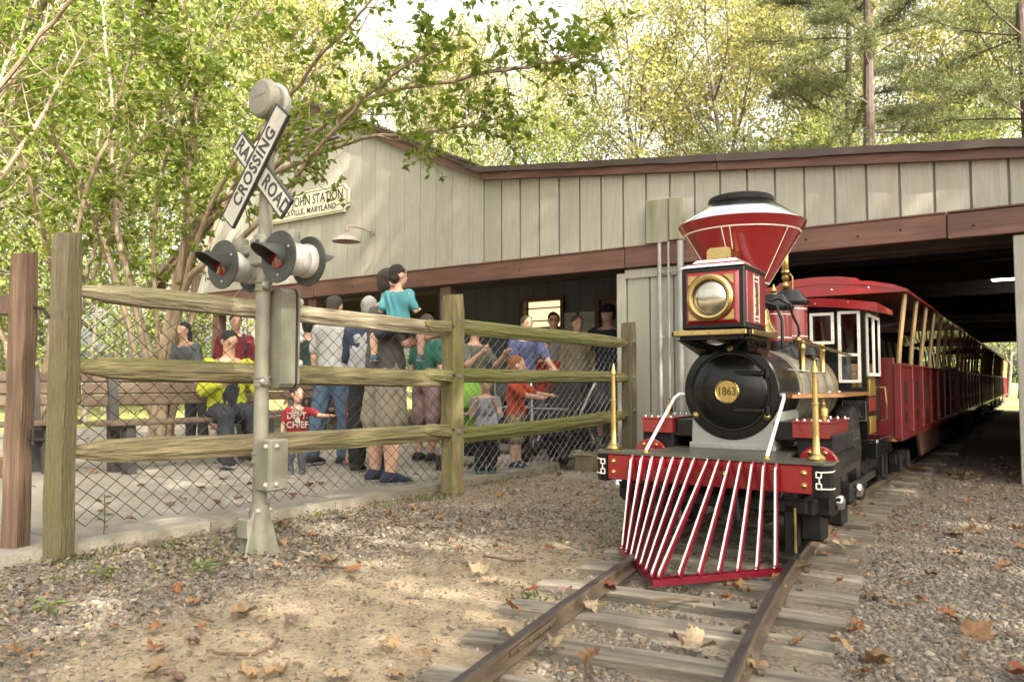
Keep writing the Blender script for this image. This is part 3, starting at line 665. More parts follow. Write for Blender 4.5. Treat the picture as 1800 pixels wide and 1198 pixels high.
for sx in (-1, 1):
    for sz in (-1, 1):
        cx, cz = sx * .110 - .003, 1.236 + sz * .106
        pl = [(cx, cz), (cx - sx * .046, cz)] + [(-.004 + sx * .121 * math.cos(a), 1.236 + sz * .121 * math.sin(a)) for a in (R_(58), R_(51), R_(45), R_(39), R_(32))] + [(cx, cz - sz * .046)]
        if sx * sz > 0: pl = pl[::-1]
        c_ = P('corner_plate', 'brass', lambda b: b.prism(pl[::-1], .1535, .1575, 'y'), hl)
        for q in ((.008, .008), (.038, .007), (.007, .038)): bolt((cx - sx * q[0], .1535, cz - sz * q[1]), .0038, 'brass', c_)
def roofstep(b, z0, z1, w0, w1, d0, d1):
    v = [(x * w0, .345 + y * d0, z0) for x in (-1, 1) for y in (-1, 1)] + [(x * w1, .345 + y * d1, z1) for x in (-1, 1) for y in (-1, 1)]
    b.add(v, [(0, 1, 5, 4), (1, 3, 7, 5), (3, 2, 6, 7), (2, 0, 4, 6), (4, 5, 7, 6), (0, 2, 3, 1)])
P('lamp_roof', 'white_and_sky_sheen', lambda b: (roofstep(b, 1.385, 1.402, .158, .128, .182, .15), roofstep(b, 1.41, 1.428, .115, .095, .135, .115)), hl)  # bevels of the red roof coloured white to imitate the sky's grazing reflection
P('lamp_roof_band', 'loco_red', lambda b: (b.box((0, .345, 1.406), (.236, .28, .010)), b.box((0, .345, 1.43), (.18, .22, .004))), hl)
P('lamp_vent', 'brass', lambda b: b.prism([(-.06, 1.43), (.06, 1.43), (.06, 1.47), (.055, 1.485), (.04, 1.492), (-.04, 1.492), (-.055, 1.485), (-.06, 1.47)], .27, .42, 'y'), hl)
for k in range(4): bolt((-.045 + k * .03, .27, 1.44), .004, 'brass_old', hl)
# diamond stack
SY = .64
st = P('smoke_stack', 'loco_red', lambda b: b.lathe([(.13, 1.0), (.105, 1.03), (.098, 1.06), (.096, 1.27), (.106, 1.30), (.322, 1.652), (.325, 1.660)], 64, Matrix.Translation((0, SY, 0))))
P('stack_cone', 'chrome', lambda b: b.lathe([(.3255, 1.660), (.318, 1.668), (.163, 1.776)], 64, Matrix.Translation((0, SY, 0))), st)
P('stack_cap', 'iron_black', lambda b: b.lathe([(.155, 1.770), (.166, 1.775), (.168, 1.784), (.166, 1.800), (.158, 1.808), (.148, 1.808), (.142, 1.80), (.142, 1.76)], 48, Matrix.Translation((0, SY, 0))), st)
rr = lambda z: .106 + (z - 1.30) * .6136
def ringline(b):
    for z in (1.608, 1.345): b.lathe([(rr(z - .003) + .001, z - .003), (rr(z - .003) + .003, z - .003), (rr(z + .003) + .003, z + .003), (rr(z + .003) + .001, z + .003)], 64, Matrix.Translation((0, SY, 0)))
P('stack_lining', 'white_enamel', ringline, st)
for k in range(6):
    for da in (-4, 4):
        a = R_(-88 + 60 * k + da)
        if k in (1, 5) and da < 0: continue
        P('stack_lining', 'white_enamel', lambda b: b.tube([((rr(z) + .0015) * math.cos(a), SY + (rr(z) + .0015) * math.sin(a), z) for z in (1.345, 1.608)], .0028, 4), st)
# domes
def dome(nm, y, r, z0, zb, zt, parts):
    d = P(nm, 'loco_red', lambda b: b.lathe([(r, z0), (r, zb)], 40, Matrix.Translation((0, y, 0))))
    P('dome_base', 'loco_black', lambda b: b.lathe([(r * 1.75, z0 - .10), (r * 1.6, z0 - .055), (r * 1.22, z0 - .03), (r * 1.22, z0 - .008), (r * 1.05, z0), (r * .9, z0 + .001)], 40, Matrix.Translation((0, y, 0))), d)
    P('dome_cap', 'loco_black', lambda b: b.lathe([(r * .95, zb - .002), (r * 1.14, zb + .004), (r * 1.18, zb + .016), (r * 1.18, zb + .030), (r * 1.02, zb + .044), (r * .84, zb + .066), (r * .70, zb + .088), (r * .60, zb + .100), (0, zb + .106)], 40, Matrix.Translation((0, y, 0))), d)
    for z in (z0 + .02, zb - .02): P('dome_lining', 'white_enamel', lambda b: b.lathe([(r + .0003, z - .003), (r + .0022, z - .003), (r + .0022, z + .003), (r + .0003, z + .003)], 40, Matrix.Translation((0, y, 0))), d)
    return d
d2 = dome('steam_dome', 1.62, .106, 1.10, 1.312, 1.42, 0)
P('whistle', 'brass', lambda b: (b.lathe([(.012, 1.415), (.022, 1.43), (.026, 1.445), (.018, 1.46), (.012, 1.47), (.022, 1.485), (.024, 1.50), (.014, 1.512), (.02, 1.525), (.027, 1.53), (.027, 1.542), (.020, 1.546), (.0225, 1.55), (.0225, 1.65), (.018, 1.662), (.006, 1.672), (.006, 1.685), (0, 1.688)], 16, Matrix.Translation((-.02, 1.62, 0))), b.tube([(.02, 1.62, 1.42), (.022, 1.62, 1.50), (.005, 1.62, 1.52)], .006, 6)), d2)
d1 = dome('sand_dome', 1.26, .096, 1.075, 1.252, 1.33, 0)
P('finial', 'brass', lambda b: b.lathe([(.02, 1.352), (.013, 1.362), (.02, 1.375), (.012, 1.395), (0, 1.42)], 14, Matrix.Translation((0, 1.26, 0))), d1)
for s in (-1, 1):
    P('sand_pipe', 'loco_black', lambda b: b.tube([(s * .02, 1.10, 1.30), (s * .06, 1.12, 1.315), (s * .11, 1.18, 1.28), (s * .12, 1.2, 1.22), (s * .145, 1.22, 1.16), (s * .15, 1.22, 1.11), (s * .12, 1.21, 1.06)], .0075, 8), d1)
bell = P('bell', 'brass', lambda b: b.lathe([(.085, 1.105), (.088, 1.11), (.070, 1.135), (.052, 1.17), (.044, 1.21), (.040, 1.235), (.028, 1.25), (.012, 1.256), (.012, 1.275), (0, 1.28)], 28, Matrix.Translation((0, 1.0, 0))))
P('bell_yoke', 'loco_black', lambda b: b.tube([(-.11, 1.0, 1.02), (-.11, 1.0, 1.18), (-.08, 1.0, 1.26), (0, 1.0, 1.285), (.08, 1.0, 1.26), (.11, 1.0, 1.18), (.11, 1.0, 1.02)], .009, 8), bell)
# handrails, running boards, cylinders
for s in (-1, 1):
    h = P('handrail', 'brass', lambda b: (b.tube([(s * .262, .72, 1.052), (s * .262, .80, 1.05), (s * .30, 1.92, 1.005)], .009, 8), b.ell((s * .262, .715, 1.052), .017, 10, 8)))
    for y in (.79, 1.27): P('rail_post', 'brass', lambda b: b.lathe([(.017, 0), (.02, .01), (.0155, .02), (.0155, .118), (.019, .125), (.019, .14), (.014, .15), (.018, .16), (.010, .17)], 14, Matrix.Translation((s * .262, y, .885))), h)
    P('hand_rod', 'galvanised', lambda b: b.tube([(s * .235, .6, .90), (s * .262, .79, .895), (s * .27, 1.3, .89)], .004, 6), h)
    pl = [(s * .20, .62), (s * .255, .60), (s * .30, .70), (s * .40, .95), (s * .415, 1.05), (s * .415, 1.94), (s * .20, 1.94)]
    rb = P('running_board', 'varnished_wood', lambda b: b.prism(pl if s > 0 else pl[::-1], .756, .774))
    for y in (.75, 1.1, 1.5, 1.8): bolt((s * .25, y, .774), .008, 'chrome', rb, (0, 0, 1))
    cy = P('cylinder', 'loco_black', lambda b: b.lathe([(.088, -.50), (.09, 0), (.084, .006), (.0, .006)], 36, RX(.41) @ Matrix.Translation((s * .415, .45, 0))))
    cv = P('cylinder_cover', 'loco_red', lambda b: b.lathe([(.092, .0), (.092, .016), (.086, .022), (.045, .024), (.040, .030), (0, .030)], 36, RX(.402) @ Matrix.Translation((s * .415, .45, 0))), cy)
    for k in range(6): bolt((s * .415 + .07 * math.cos(R_(60 + 60 * k)), .38, .45 + .07 * math.sin(R_(60 + 60 * k))), .009, 'brass', cv)
    P('cylinder_wrap', 'iron_black', lambda b: b.box((s * .395, .66, .52), (.17, .46, .14), .01), cy)
    vc = P('valve_chest', 'loco_black', lambda b: b.box((s * .33, .66, .60), (.26, .44, .09), .006))
    P('chest_cover', 'loco_red', lambda b: b.prism([(s * .30, .575), (s * .465, .575), (s * .465, .642), (s * .30, .642)] if s > 0 else [(s * .465, .575), (s * .30, .575), (s * .30, .642), (s * .465, .642)], .40, .86, 'y'), vc)
    P('chest_lid', 'loco_red', lambda b: b.box((s * .383, .63, .648), (.18, .47, .012), .003), vc)
    for k in range(5):
        for y in (.42, .83): bolt((s * (.315 + .035 * k), y, .654), .008, 'chrome', vc, (0, 0, 1))
    P('oil_cup', 'brass_old', lambda b: b.lathe([(.014, 0), (.014, .012), (.022, .014), (.022, .05), (.019, .055), (.010, .062), (.012, .075), (.006, .085), (.008, .094), (0, .1)], 14, Matrix.Translation((s * .40, .60, .654))), vc)
    P('splasher', 'iron_black', lambda b: b.prism([((1.33 + .24 * math.cos(a)), .40 + .30 * math.sin(a)) for a in [math.pi * k / 14 for k in range(15)]], s * .34 if s > 0 else -.41, s * .41 if s > 0 else -.34, 'x'))
    P('crosshead_bar', 'wheel_steel', lambda b: (b.box((s * .42, 1.12, .52), (.03, .5, .02), .004), b.box((s * .42, 1.12, .56), (.03, .5, .02), .004), b.tube([(s * .42, .9, .54), (s * .42, 1.4, .54)], .014, 8)))
# frame, bogie and driving wheels
def wheel(r, x, y, z, m='wheel_steel', spokes=8, nm='wheel', parent=LO):
    s = 1 if x > 0 else -1
    w = P(nm, m, lambda b: (b.lathe([(r * .84, -.03), (r, -.03), (r, .02), (r * 1.09, .022), (r * 1.09, .035), (r * .84, .035)], 32, Matrix.Translation((x, y, z)) @ Matrix.Rotation(R_(-90 * s), 4, 'Y')), b.lathe([(.001, -.04), (r * .24, -.04), (r * .24, .04), (.001, .04)], 16, Matrix.Translation((x, y, z)) @ Matrix.Rotation(R_(-90 * s), 4, 'Y')),
        [b.tube([(x, y + r * .2 * math.cos(a), z + r * .2 * math.sin(a)), (x, y + r * .88 * math.cos(a), z + r * .88 * math.sin(a))], r * .07, 6) for a in [2 * math.pi * k / spokes for k in range(spokes)]]), parent)
    return w
P('main_frame', 'iron_black', lambda b: [b.box((s * .22, 1.35, .36), (.04, 2.5, .22), .004) for s in (-1, 1)] + [b.box((0, .3, .38), (.5, .08, .16)), b.box((0, 1.1, .36), (.44, .06, .2)), b.box((0, 2.3, .36), (.7, .5, .2))])
bg_ = P('bogie_frame', 'iron_black', lambda b: (b.box((0, .50, .28), (.62, .10, .08), .01), [b.box((s * .42, .50, .29), (.07, .78, .07), .012) for s in (-1, 1)], [b.box((s * .42, y, .22), (.10, .11, .17), .012) for s in (-1, 1) for y in (.26, .72)], b.box((.0, .10, .30), (.86, .05, .06), .008)))
for s in (-1, 1):
    for y in (.26, .72):
        wheel(.125, s * .31, y, .205, parent=bg_)
        P('journal_box', 'iron_black', lambda b: b.box((s * .47, y, .29), (.09, .12, .10), .018), bg_)
        P('journal_cap', 'chrome', lambda b: b.lathe([(.030, 0), (.034, .012), (.030, .03), (.016, .036), (0, .037)], 18, AX((s * .515, y, .31), (s, 0, 0))), bg_)
        P('brake_shoe', 'iron_black', lambda b: b.box((s * .40, y + .15, .2), (.06, .04, .2), .008), bg_)
    P('axle_link', 'brass_old', lambda b: b.tube([(s * .385, .06, .30), (s * .385, .06, .11)], .006, 6), bg_)
    P('guard_iron', 'iron_black', lambda b: (b.box((s * .36, .09, .20), (.05, .03, .22), .005), b.box((s * .36, .05, .085), (.07, .09, .03), .006)), bg_)
    P('air_hose', 'rubber', lambda b: b.tube([(s * .12, .06, .36), (s * .15, .0, .30), (s * .16, .0, .24), (s * .14, .04, .2)], .014, 8), bg_)
for y in (1.33, 2.0):
    for s in (-1, 1): wheel(.20, s * .31, y, .28, 'iron_black', 10, 'driving_wheel')
for s in (-1, 1): P('side_rod', 'wheel_steel', lambda b: b.box((s * .40, 1.66, .25), (.025, .8, .04), .006))
# cab
cb = P('cab', 'loco_black', lambda b: [b.box(c, d) for c, d in (
    ((0, 1.945, .60), (.78, .03, .40)), ((0, 1.945, 1.31), (.78, .03, .06)), ((0, 1.945, .94), (.10, .03, .68)),
    ((-.375, 1.945, 1.05), (.03, .03, .46)), ((.375, 1.945, 1.05), (.03, .03, .46)), ((.214, 1.945, 1.18), (.012, .03, .23)), ((-.214, 1.945, 1.18), (.012, .03, .23)),
    ((.135, 1.945, .94), (.17, .03, .29)), ((-.135, 1.945, .94), (.17, .03, .29)),
    ((.375, 2.24, .72), (.03, .56, .28)), ((-.375, 2.24, .72), (.03, .56, .28)), ((.375, 2.24, 1.31), (.03, .56, .06)), ((-.375, 2.24, 1.31), (.03, .56, .06)),
    ((.375, 2.50, 1.05), (.03, .05, .48)), ((-.375, 2.50, 1.05), (.03, .05, .48)))])
def wframe(nm, x0, x1, z0, z1, bars, parent=cb, y=1.926, w=.018):
    def fn(b):
        b.box(((x0 + x1) / 2, y, z1 - w / 2), (x1 - x0, .014, w)); b.box(((x0 + x1) / 2, y, z0 + w / 2), (x1 - x0, .014, w))
        for x in (x0 + w / 2, x1 - w / 2): b.box((x, y, (z0 + z1) / 2), (w, .014, z1 - z0 - 2 * w))
        for z in bars: b.box(((x0 + x1) / 2, y, z), (x1 - x0 - 2 * w, .014, w))
    f_ = P(nm, 'white_enamel', fn, parent)
    for x in (x0 + w / 2, x1 - w / 2):
        z = z0 + .03
        while z < z1 - .02: bolt((x, y - .007, z), .0022, 'brass_old', f_); z += .06
    gm = P('pane', 'glass_thin', lambda b: b.box(((x0 + x1) / 2, 1.95, (z0 + z1) / 2), (x1 - x0 - w, .004, z1 - z0 - w)), f_)
    return f_
m = bpy.data.materials.new('glass_thin'); m.use_nodes = True; t = m.node_tree
tb = t.nodes.new('ShaderNodeBsdfTransparent'); gb = t.nodes.new('ShaderNodeBsdfGlossy'); gb.inputs['Roughness'].default_value = .03; fr = t.nodes.new('ShaderNodeFresnel'); ms = t.nodes.new('ShaderNodeMixShader')
t.links.new(fr.outputs[0], ms.inputs[0]); t.links.new(tb.outputs[0], ms.inputs[1]); t.links.new(gb.outputs[0], ms.inputs[2]); t.links.new(ms.outputs[0], t.nodes['Material Output'].inputs['Surface']); MAT['glass_thin'] = m
for s in (-1, 1):
    a, c = sorted((s * .055, s * .205)); wframe('cab_window', a, c, 1.083, 1.288, ())
    a, c = sorted((s * .228, s * .362)); wframe('cab_window', a, c, .832, 1.293, (1.01,))
    def side(b):
        for y0, y1 in ((1.985, 2.22), (2.235, 2.47)):
            for z in (.885, 1.27): b.box((s * .393, (y0 + y1) / 2, z), (.012, y1 - y0, .02))
            for y in (y0, y1): b.box((s * .393, y, 1.08), (.012, .02, .37))
    P('cab_side_window', 'white_enamel', side, cb)
    [P('side_ornament', 'gold_panel', lambda b: b.box((s * .393, 2.12, z_), (.008, .24, .11), .003), cb) for z_ in (.80, .56)]
    P('side_ornament', 'loco_red', lambda b: b.box((s * .393, 2.12, .69), (.009, .24, .09), .003), cb)
    P('grab_rail', 'brass', lambda b: b.tube([(s * .395, 2.42, .80), (s * .43, 2.42, .80), (s * .435, 2.43, .70), (s * .43, 2.43, .58), (s * .395, 2.43, .57)], .007, 6), cb)
pq = P('builders_plaque', 'iron_black', lambda b: b.box((.316, 1.925, .652), (.142, .012, .128), .003), cb)
P('plaque_rim', 'grey_plastic', lambda b: [b.box(c, d) for c, d in (((.316, 1.918, .713), (.14, .004, .004)), ((.316, 1.918, .591), (.14, .004, .004)), ((.247, 1.918, .652), (.004, .004, .12)), ((.385, 1.918, .652), (.004, .004, .12)))] + [b.box((.316 + random.uniform(-.01, .01), 1.918, .70 - .014 * k), (random.uniform(.06, .11), .002, .004)) for k in range(7)], pq)
def croof(b):
    n = 12; v = []; xs = [-.47 + .94 * k / n for k in range(n + 1)]
    zt = lambda x: 1.335 + .05 * math.cos(x / .47 * math.pi / 2)
    for y in (1.88, 2.58):
        for x in xs: v.append((x, y, zt(x)))
        for x in xs: v.append((x, y, zt(x) - (.055 if y < 2 else .03)))
    N = n + 1; f = []
    for k in range(n): f += [(k, k + 1, 2 * N + k + 1, 2 * N + k), (N + k, 3 * N + k, 3 * N + k + 1, N + k + 1), (k, N + k, N + k + 1, k + 1), (2 * N + k, 2 * N + k + 1, 3 * N + k + 1, 3 * N + k)]
    f += [(0, 2 * N, 3 * N, N), (n, N + n, 3 * N + n, 2 * N + n)]; b.add(v, [q[::-1] for q in f], False)
cr_ = P('cab_roof', 'coach_roof', croof, cb)
for x in (-.3, -.1, .1, .3): bolt((x, 1.879, 1.345), .005, 'brass', cr_)
P('footplate', 'loco_black', lambda b: b.box((0, 2.27, .41), (.88, .66, .11), .006)); P('footplate_edge', 'chrome', lambda b: (b.box((0, 1.934, .462), (.885, .012, .022), .004), b.box((.443, 2.27, .462), (.012, .66, .022), .004), b.box((-.443, 2.27, .462), (.012, .66, .022), .004)))
for s in (-1, 1): P('step', 'iron_black', lambda b: (b.box((s * .42, 2.35, .2), (.06, .2, .02)), [b.tube([(s * .42, y, .36), (s * .42, y, .2)], .012, 6) for y in (2.27, 2.43)]))
P('driver_seat', 'dark_fabric', lambda b: (b.box((0, 2.42, .70), (.4, .2, .08), .03), b.box((0, 2.54, .9), (.4, .06, .36), .03)), cb)
P('control_lever', 'brass_old', lambda b: (b.tube([(.12, 2.1, .6), (.14, 2.12, 1.0)], .012, 6), b.tube([(.14, 2.12, 1.0), (.2, 2.12, 1.02)], .012, 6), b.tube([(.26, 2.2, .6), (.30, 2.22, .96)], .01, 6)), cb)
# ================================================================ coaches
CL = 4.45
def make_coach():
    c = thing('passenger_coach', '', 'coach', (0, 0, 0))
    Q = lambda nm, m, fn, p=c: P(nm, m, fn, p)
    Q('floor', 'coach_wood', lambda b: b.box((0, CL / 2, .44), (1.02, CL, .05), .005))
    Q('underframe', 'iron_black', lambda b: (b.box((0, CL / 2, .36), (.5, CL - .1, .1)), [b.box((s * .30, CL / 2, .38), (.05, CL - .1, .07)) for s in (-1, 1)]))
    n = 7; w = CL / n
    for s in (-1, 1):
        for k in range(n):
            y = w * (k + .5)
            pn = Q('side_panel', 'coach_red', lambda b: b.box((s * .515, y, .70), (.03, w - .05, .50), .005))
            if s > 0:
                Q('panel_slot', 'iron_black', lambda b: (b.box((s * .531, y, .76), (.006, .12, .16), .003), b.lathe([(.045, 0), (.045, .004), (.03, .005), (0, .005)], 18, AX((s * .531, y, .58), (s, 0, 0)))), pn)
            Q('panel_post', 'coach_red', lambda b: b.box((s * .52, w * k + .012, .70), (.05, .045, .53), .005))
            Q('roof_pole', 'coach_pole', lambda b: b.tube([(s * .515, w * k + .10, .94), (s * .525, w * k + .11, 1.1), (s * .565, w * k + .14, 1.475)], .017, 8))
        Q('sill', 'coach_red', lambda b: b.box((s * .52, CL / 2, .445), (.045, CL, .05), .005))
        Q('top_rail', 'coach_red', lambda b: b.box((s * .515, CL / 2, .955), (.05, CL, .03), .006))
        for y in (CL / 2,): Q('skirt', 'coach_skirt', lambda b: b.prism([(y - .95, .43), (y + .95, .43), (y + .72, .20), (y - .72, .20)], s * .47 if s > 0 else -.49, s * .49 if s > 0 else -.47, 'x'))
    for y in (.02, CL - .02):
        Q('end_board', 'coach_red', lambda b: [b.box((s * .44, y, .72), (.12, .04, .58), .006) for s in (-1, 1)] + [b.box((0, y, .60), (.8, .03, .3))])
    Q('end_slats', 'coach_wood', lambda b: [b.box((0, .0, z), (.76, .03, .05), .004) for z in (.80, .87, .94)])
    for k in range(6):
        y = w * (k + 1)
        se = Q('seat', 'coach_wood', lambda b: b.box((0, y - .12, .66), (.92, .24, .03), .006))
        Q('backrest', 'coach_wood', lambda b: b.box((0, y + .02, .82), (.92, .025, .28), .006), se)
    def rf(b):
        prof = [(-.60, 1.50), (-.60, 1.53), (-.52, 1.59), (-.36, 1.655), (-.30, 1.66), (-.27, 1.70), (-.15, 1.735), (0, 1.745), (.15, 1.735), (.27, 1.70), (.30, 1.66), (.36, 1.655), (.52, 1.59), (.60, 1.53), (.60, 1.50), (.5, 1.55), (.3, 1.62), (0, 1.66), (-.3, 1.62), (-.5, 1.55)]
        b.prism([(x, 1.47 + (z - 1.50) * .6) for x, z in prof][::-1], -.02, CL + .02, 'y')
    r = Q('roof', 'coach_roof', rf)
    Q('roof_end', 'coach_roof', lambda b: b.prism([(-.585, 1.473), (.585, 1.473), (.5, 1.515), (.35, 1.555), (.15, 1.59), (-.15, 1.59), (-.35, 1.555), (-.5, 1.515)], -.012, .008, 'y'), r)
    for x in (-.3, .1, .35): bolt((x, -.013, 1.515), .006, 'chrome', r)
    for y in (.75, CL - .75):
        bo = Q('bogie', 'iron_black', lambda b: (b.box((0, y, .27), (.6, .12, .08)), [b.box((s * .41, y, .25), (.06, .62, .08), .01) for s in (-1, 1)], [b.box((s * .42, y + q, .22), (.09, .1, .14), .01) for s in (-1, 1) for q in (-.2, .2)]))
        for s in (-1, 1):
            for q in (-.2, .2): wheel(.11, s * .31, y + q, .19, parent=bo)
    Q('coupler', 'iron_black', lambda b: (b.box((0, -.2, .34), (.09, .4, .06)), b.box((0, CL + .2, .34), (.09, .4, .06))))
    return c
c0 = make_coach(); index_kids(c0)
for k, (y, lb) in enumerate(((5.98, 'red open-sided coach directly behind the locomotive cab'), (10.88, 'second red coach in the train, inside the dark shed'), (15.78, 'third red coach deep in the shed'), (20.68, 'fourth red coach near the far end of the shed'), (25.58, 'last red coach, in daylight beyond the shed'))):
    c = c0 if k == 0 else copy_tree(c0)
    c.location = (-1.33, y, 0); c['label'] = lb; c['group'] = 'coaches behind the locomotive'
# ================================================================ split-rail fence with chain-link
FE = thing('split_rail_fence', 'mossy three-rail timber fence backed with chain-link mesh', 'fence')
PA, PB, PC = Vector((-3.83, 1.79, 0)), Vector((-3.62, 4.48, 0)), Vector((-3.44, 7.12, 0))
def rough_post(name, m, parent, base, h, w, d, rz, holes=True, lean=(0, 0)):
    b = MB(); n = 12; v = []
    sec = [(-1, -.82), (-.82, -1), (.85, -1), (1, -.8), (1, .85), (.8, 1), (-.86, 1), (-1, .8)]
    for i in range(n + 1):
        t = i / n; z = -.15 + (h + .15) * t; k = 1 + random.uniform(-.025, .025)
        dx, dy = lean[0] * t + random.uniform(-.003, .003), lean[1] * t + random.uniform(-.003, .003)
        if i == n: k *= .90
        for q in sec: v.append((q[0] * w / 2 * k + dx, q[1] * d / 2 * k + dy, z - (.012 if i == n and q[1] < 0 else 0)))
    m_ = len(sec)
    f = [(i * m_ + e, i * m_ + (e + 1) % m_, (i + 1) * m_ + (e + 1) % m_, (i + 1) * m_ + e) for i in range(n) for e in range(m_)] + [tuple(range(m_ - 1, -1, -1)), tuple(n * m_ + e for e in range(m_))]
    b.add(v, f); o = b.build(name, m, parent); o.location = base; o.rotation_euler = (0, 0, rz); return o
fa = math.atan2(PC.y - PA.y, PC.x - PA.x) - math.pi / 2
p1 = rough_post('post', 'post_grey', FE, PA, 1.56, .10, .10, fa + .45)
p2 = rough_post('post', 'post_green', FE, PB, 1.50, .135, .12, fa)
p3 = rough_post('post', 'post_grey', FE, PC, 1.45, .12, .12, fa)
for p, zs in ((p2, (1.26, .83, .42)), (p3, (1.20, .83, .50))):
    for z in zs:
        b = MB(); b.ell((.062, -.0 , z + .045), (.012, .034, .026), 12, 6); b.build('mortise', 'groove', p)
def split_rail(A, B, m, r, hz, tip0, tip1, bow=0.0, sides=6, dx=0.0):
    """hewn rail from A to B; tip = taper length at each end"""
    A, B = Vector(A), Vector(B); L_ = (B - A).length; n = 16; pts = []; rad = []
    b = MB(); d = (B - A).normalized(); up = Vector((0, 0, 1)); side = d.cross(up).normalized()
    ph = [random.uniform(0, 6) for _ in range(4)]
    prof = [(-.95, -.45), (-.35, -1), (.6, -.92), (1, -.15), (.7, .85), (-.5, 1.0), (-1, .35)][:7]
    v = []
    for i in range(n + 1):
        t = i / n; s_ = t * L_
        k = 1.0; kz = 1.0
        if tip0 and s_ < tip0: k = .55 + .45 * s_ / tip0; kz = .42 + .58 * s_ / tip0
        if tip1 and L_ - s_ < tip1: k = .55 + .45 * (L_ - s_) / tip1; kz = .42 + .58 * (L_ - s_) / tip1
        c = A + d * s_ + up * (bow * math.sin(math.pi * t) + .006 * math.sin(5 * t + ph[0])) + side * (.008 * math.sin(4 * t + ph[1]))
        tw = .12 * math.sin(2.5 * t + ph[2])
        for q in prof:
            j = 1 + random.uniform(-.035, .035)
            x_, z_ = q[0] * math.cos(tw) - q[1] * math.sin(tw), q[0] * math.sin(tw) + q[1] * math.cos(tw)
            v.append(c + side * x_ * r * k * j + up * z_ * hz * .98 * kz * j)
    m_ = len(prof)
    f = [(i * m_ + e, i * m_ + (e + 1) % m_, (i + 1) * m_ + (e + 1) % m_, (i + 1) * m_ + e) for i in range(n) for e in range(m_)] + [tuple(range(m_ - 1, -1, -1)), tuple(n * m_ + e for e in range(m_))]
    b.add(v, [q[::-1] for q in f]); return b.build('fence_rail', m, FE)
u1 = (PB - PA).normalized(); u2 = (PC - PB).normalized()
V3 = lambda p, z: Vector((p.x, p.y, z))
split_rail(V3(PA + u1 * .04, 1.275), V3(PB - u1 * .02, 1.225), 'fence_top', .042, .056, .22, .16, .008)
split_rail(V3(PA + u1 * .04, .92), V3(PB - u1 * .02, .865), 'fence_mossy', .045, .062, .2, .16, -.018)
split_rail(V3(PA + u1 * .04, .50), V3(PB - u1 * .02, .455), 'fence_mossy', .045, .062, .2, .15, -.005)
split_rail(V3(PB + u2 * .02, 1.262), V3(PC - u2 * .0, 1.225), 'fence_green', .042, .062, .0, .28, -.005)
split_rail(V3(PB + u2 * .02, .895), V3(PC - u2 * .0, .875), 'fence_green', .042, .058, .0, .2, .0)
split_rail(V3(PB + u2 * .02, .44), V3(PC - u2 * .0, .50), 'fence_green', .042, .060, .0, .25, -.02)
for z in (1.225, .865, .465):      # scarfed rail ends lapping the middle post
    split_rail(V3(PB - u1 * .34, z + .025) + Vector((.035, 0, 0)), V3(PB - u1 * .02, z + .015) + Vector((.03, 0, 0)), 'fence_green', .03, .045, .06, 0, 0)
    b = MB(); b.ell(V3(PB - u1 * .07, z + .02) + Vector((.07, 0, 0)), .010, 8, 5); b.build('bolt', 'iron', FE)
def chain_link(A, B, z0, z1, m, w=.0465, hh=.0405, r=.0026):
    A, B = Vector(A), Vector(B); L_ = (B - A).length; d = (B - A).normalized(); nrm = d.cross(Vector((0, 0, 1)))
    nc = int(L_ / w); nz = int((z1 - z0) / hh); V = []; F = []
    for i in range(nc):
        sag = .012 * math.sin(i * .21); pts = []
        for k in range(nz + 1):
            col = i + ((k + i) % 2); off = .0022 * (1 if (k % 2) else -1)
            s_ = col * w + .003 * math.sin(k * .7 + i * .13); z = z0 + k * hh + sag + .004 * math.sin(col * .35)
            wv = .012 * math.sin(s_ * 3.1 + z * 2.3)
            pts.append(A + d * s_ + nrm * (off + wv) + Vector((0, 0, z - A.z)))
        o = len(V)
        for k, p in enumerate(pts):
            for e in range(4):
                a = math.pi / 2 * e; V.append(p + (d * math.cos(a) + nrm * math.sin(a)) * r)
        F += [(o + k * 4 + e, o + k * 4 + (e + 1) % 4, o + (k + 1) * 4 + (e + 1) % 4, o + (k + 1) * 4 + e) for k in range(nz) for e in range(4)]
    b = MB(); b.add(V, F, True); o = b.build('chain_link_mesh', m, FE); o['kind'] = 'stuff'; return o
back = Vector((-.075, 0, 0))
chain_link(PA + u1 * .06 + back, PB + back, .12, 1.21, 'wire_black', r=.0031)
chain_link(PB + back, PC + back, .13, 1.21, 'wire_grey', w=.0465, r=.0024)
# gate at the left edge
GT = thing('gate', 'smooth brown timber gate stile at the left edge of the photo', 'gate')
G0 = Vector((-4.06, 1.70, 0))
rough_post('stile', 'post_brown', GT, G0, 1.47, .09, .095, fa + .5)
gdir = Vector((-.90, -.43, 0)).normalized()
for z, h in ((1.22, .05), (.42, .05)):
    b = MB(); c = G0 + gdir * .75 + Vector((-.03, .05, z)); b.box(c, (1.5, .05, h * 2), .006, Matrix.Rotation(math.atan2(gdir.y, gdir.x), 3, 'Z')); b.build('gate_rail', 'post_brown', GT)
b = MB(); b.tube([G0 + Vector((.05, .03, .56)), G0 + Vector((.20, .08, .56))], .012, 8); b.box(G0 + Vector((.07, .05, .57)), (.03, .05, .09), .006); b.build('latch', 'iron', GT)
b = MB(); b.tube([G0 + Vector((.05, .03, 1.20)), G0 + Vector((.10, .05, 1.19)), G0 + Vector((.13, .06, 1.15)), G0 + Vector((.18, .08, 1.16))], .009, 6); b.build('hinge_chain', 'iron', GT)
# timber block at the end of the kerb
o = thing('timber_block', 'square weathered timber block at the end of the concrete kerb', 'block', (-3.52, 6.42, 0), .1)
b = MB(); b.box((0, 0, .075), (.19, .30, .17), .012); b.build('block', 'timber_block', o)
b = MB(); b.box((-.02, -.0, .155), (.215, .32, .022), .006); b.build('cap_board', 'timber_block', o)

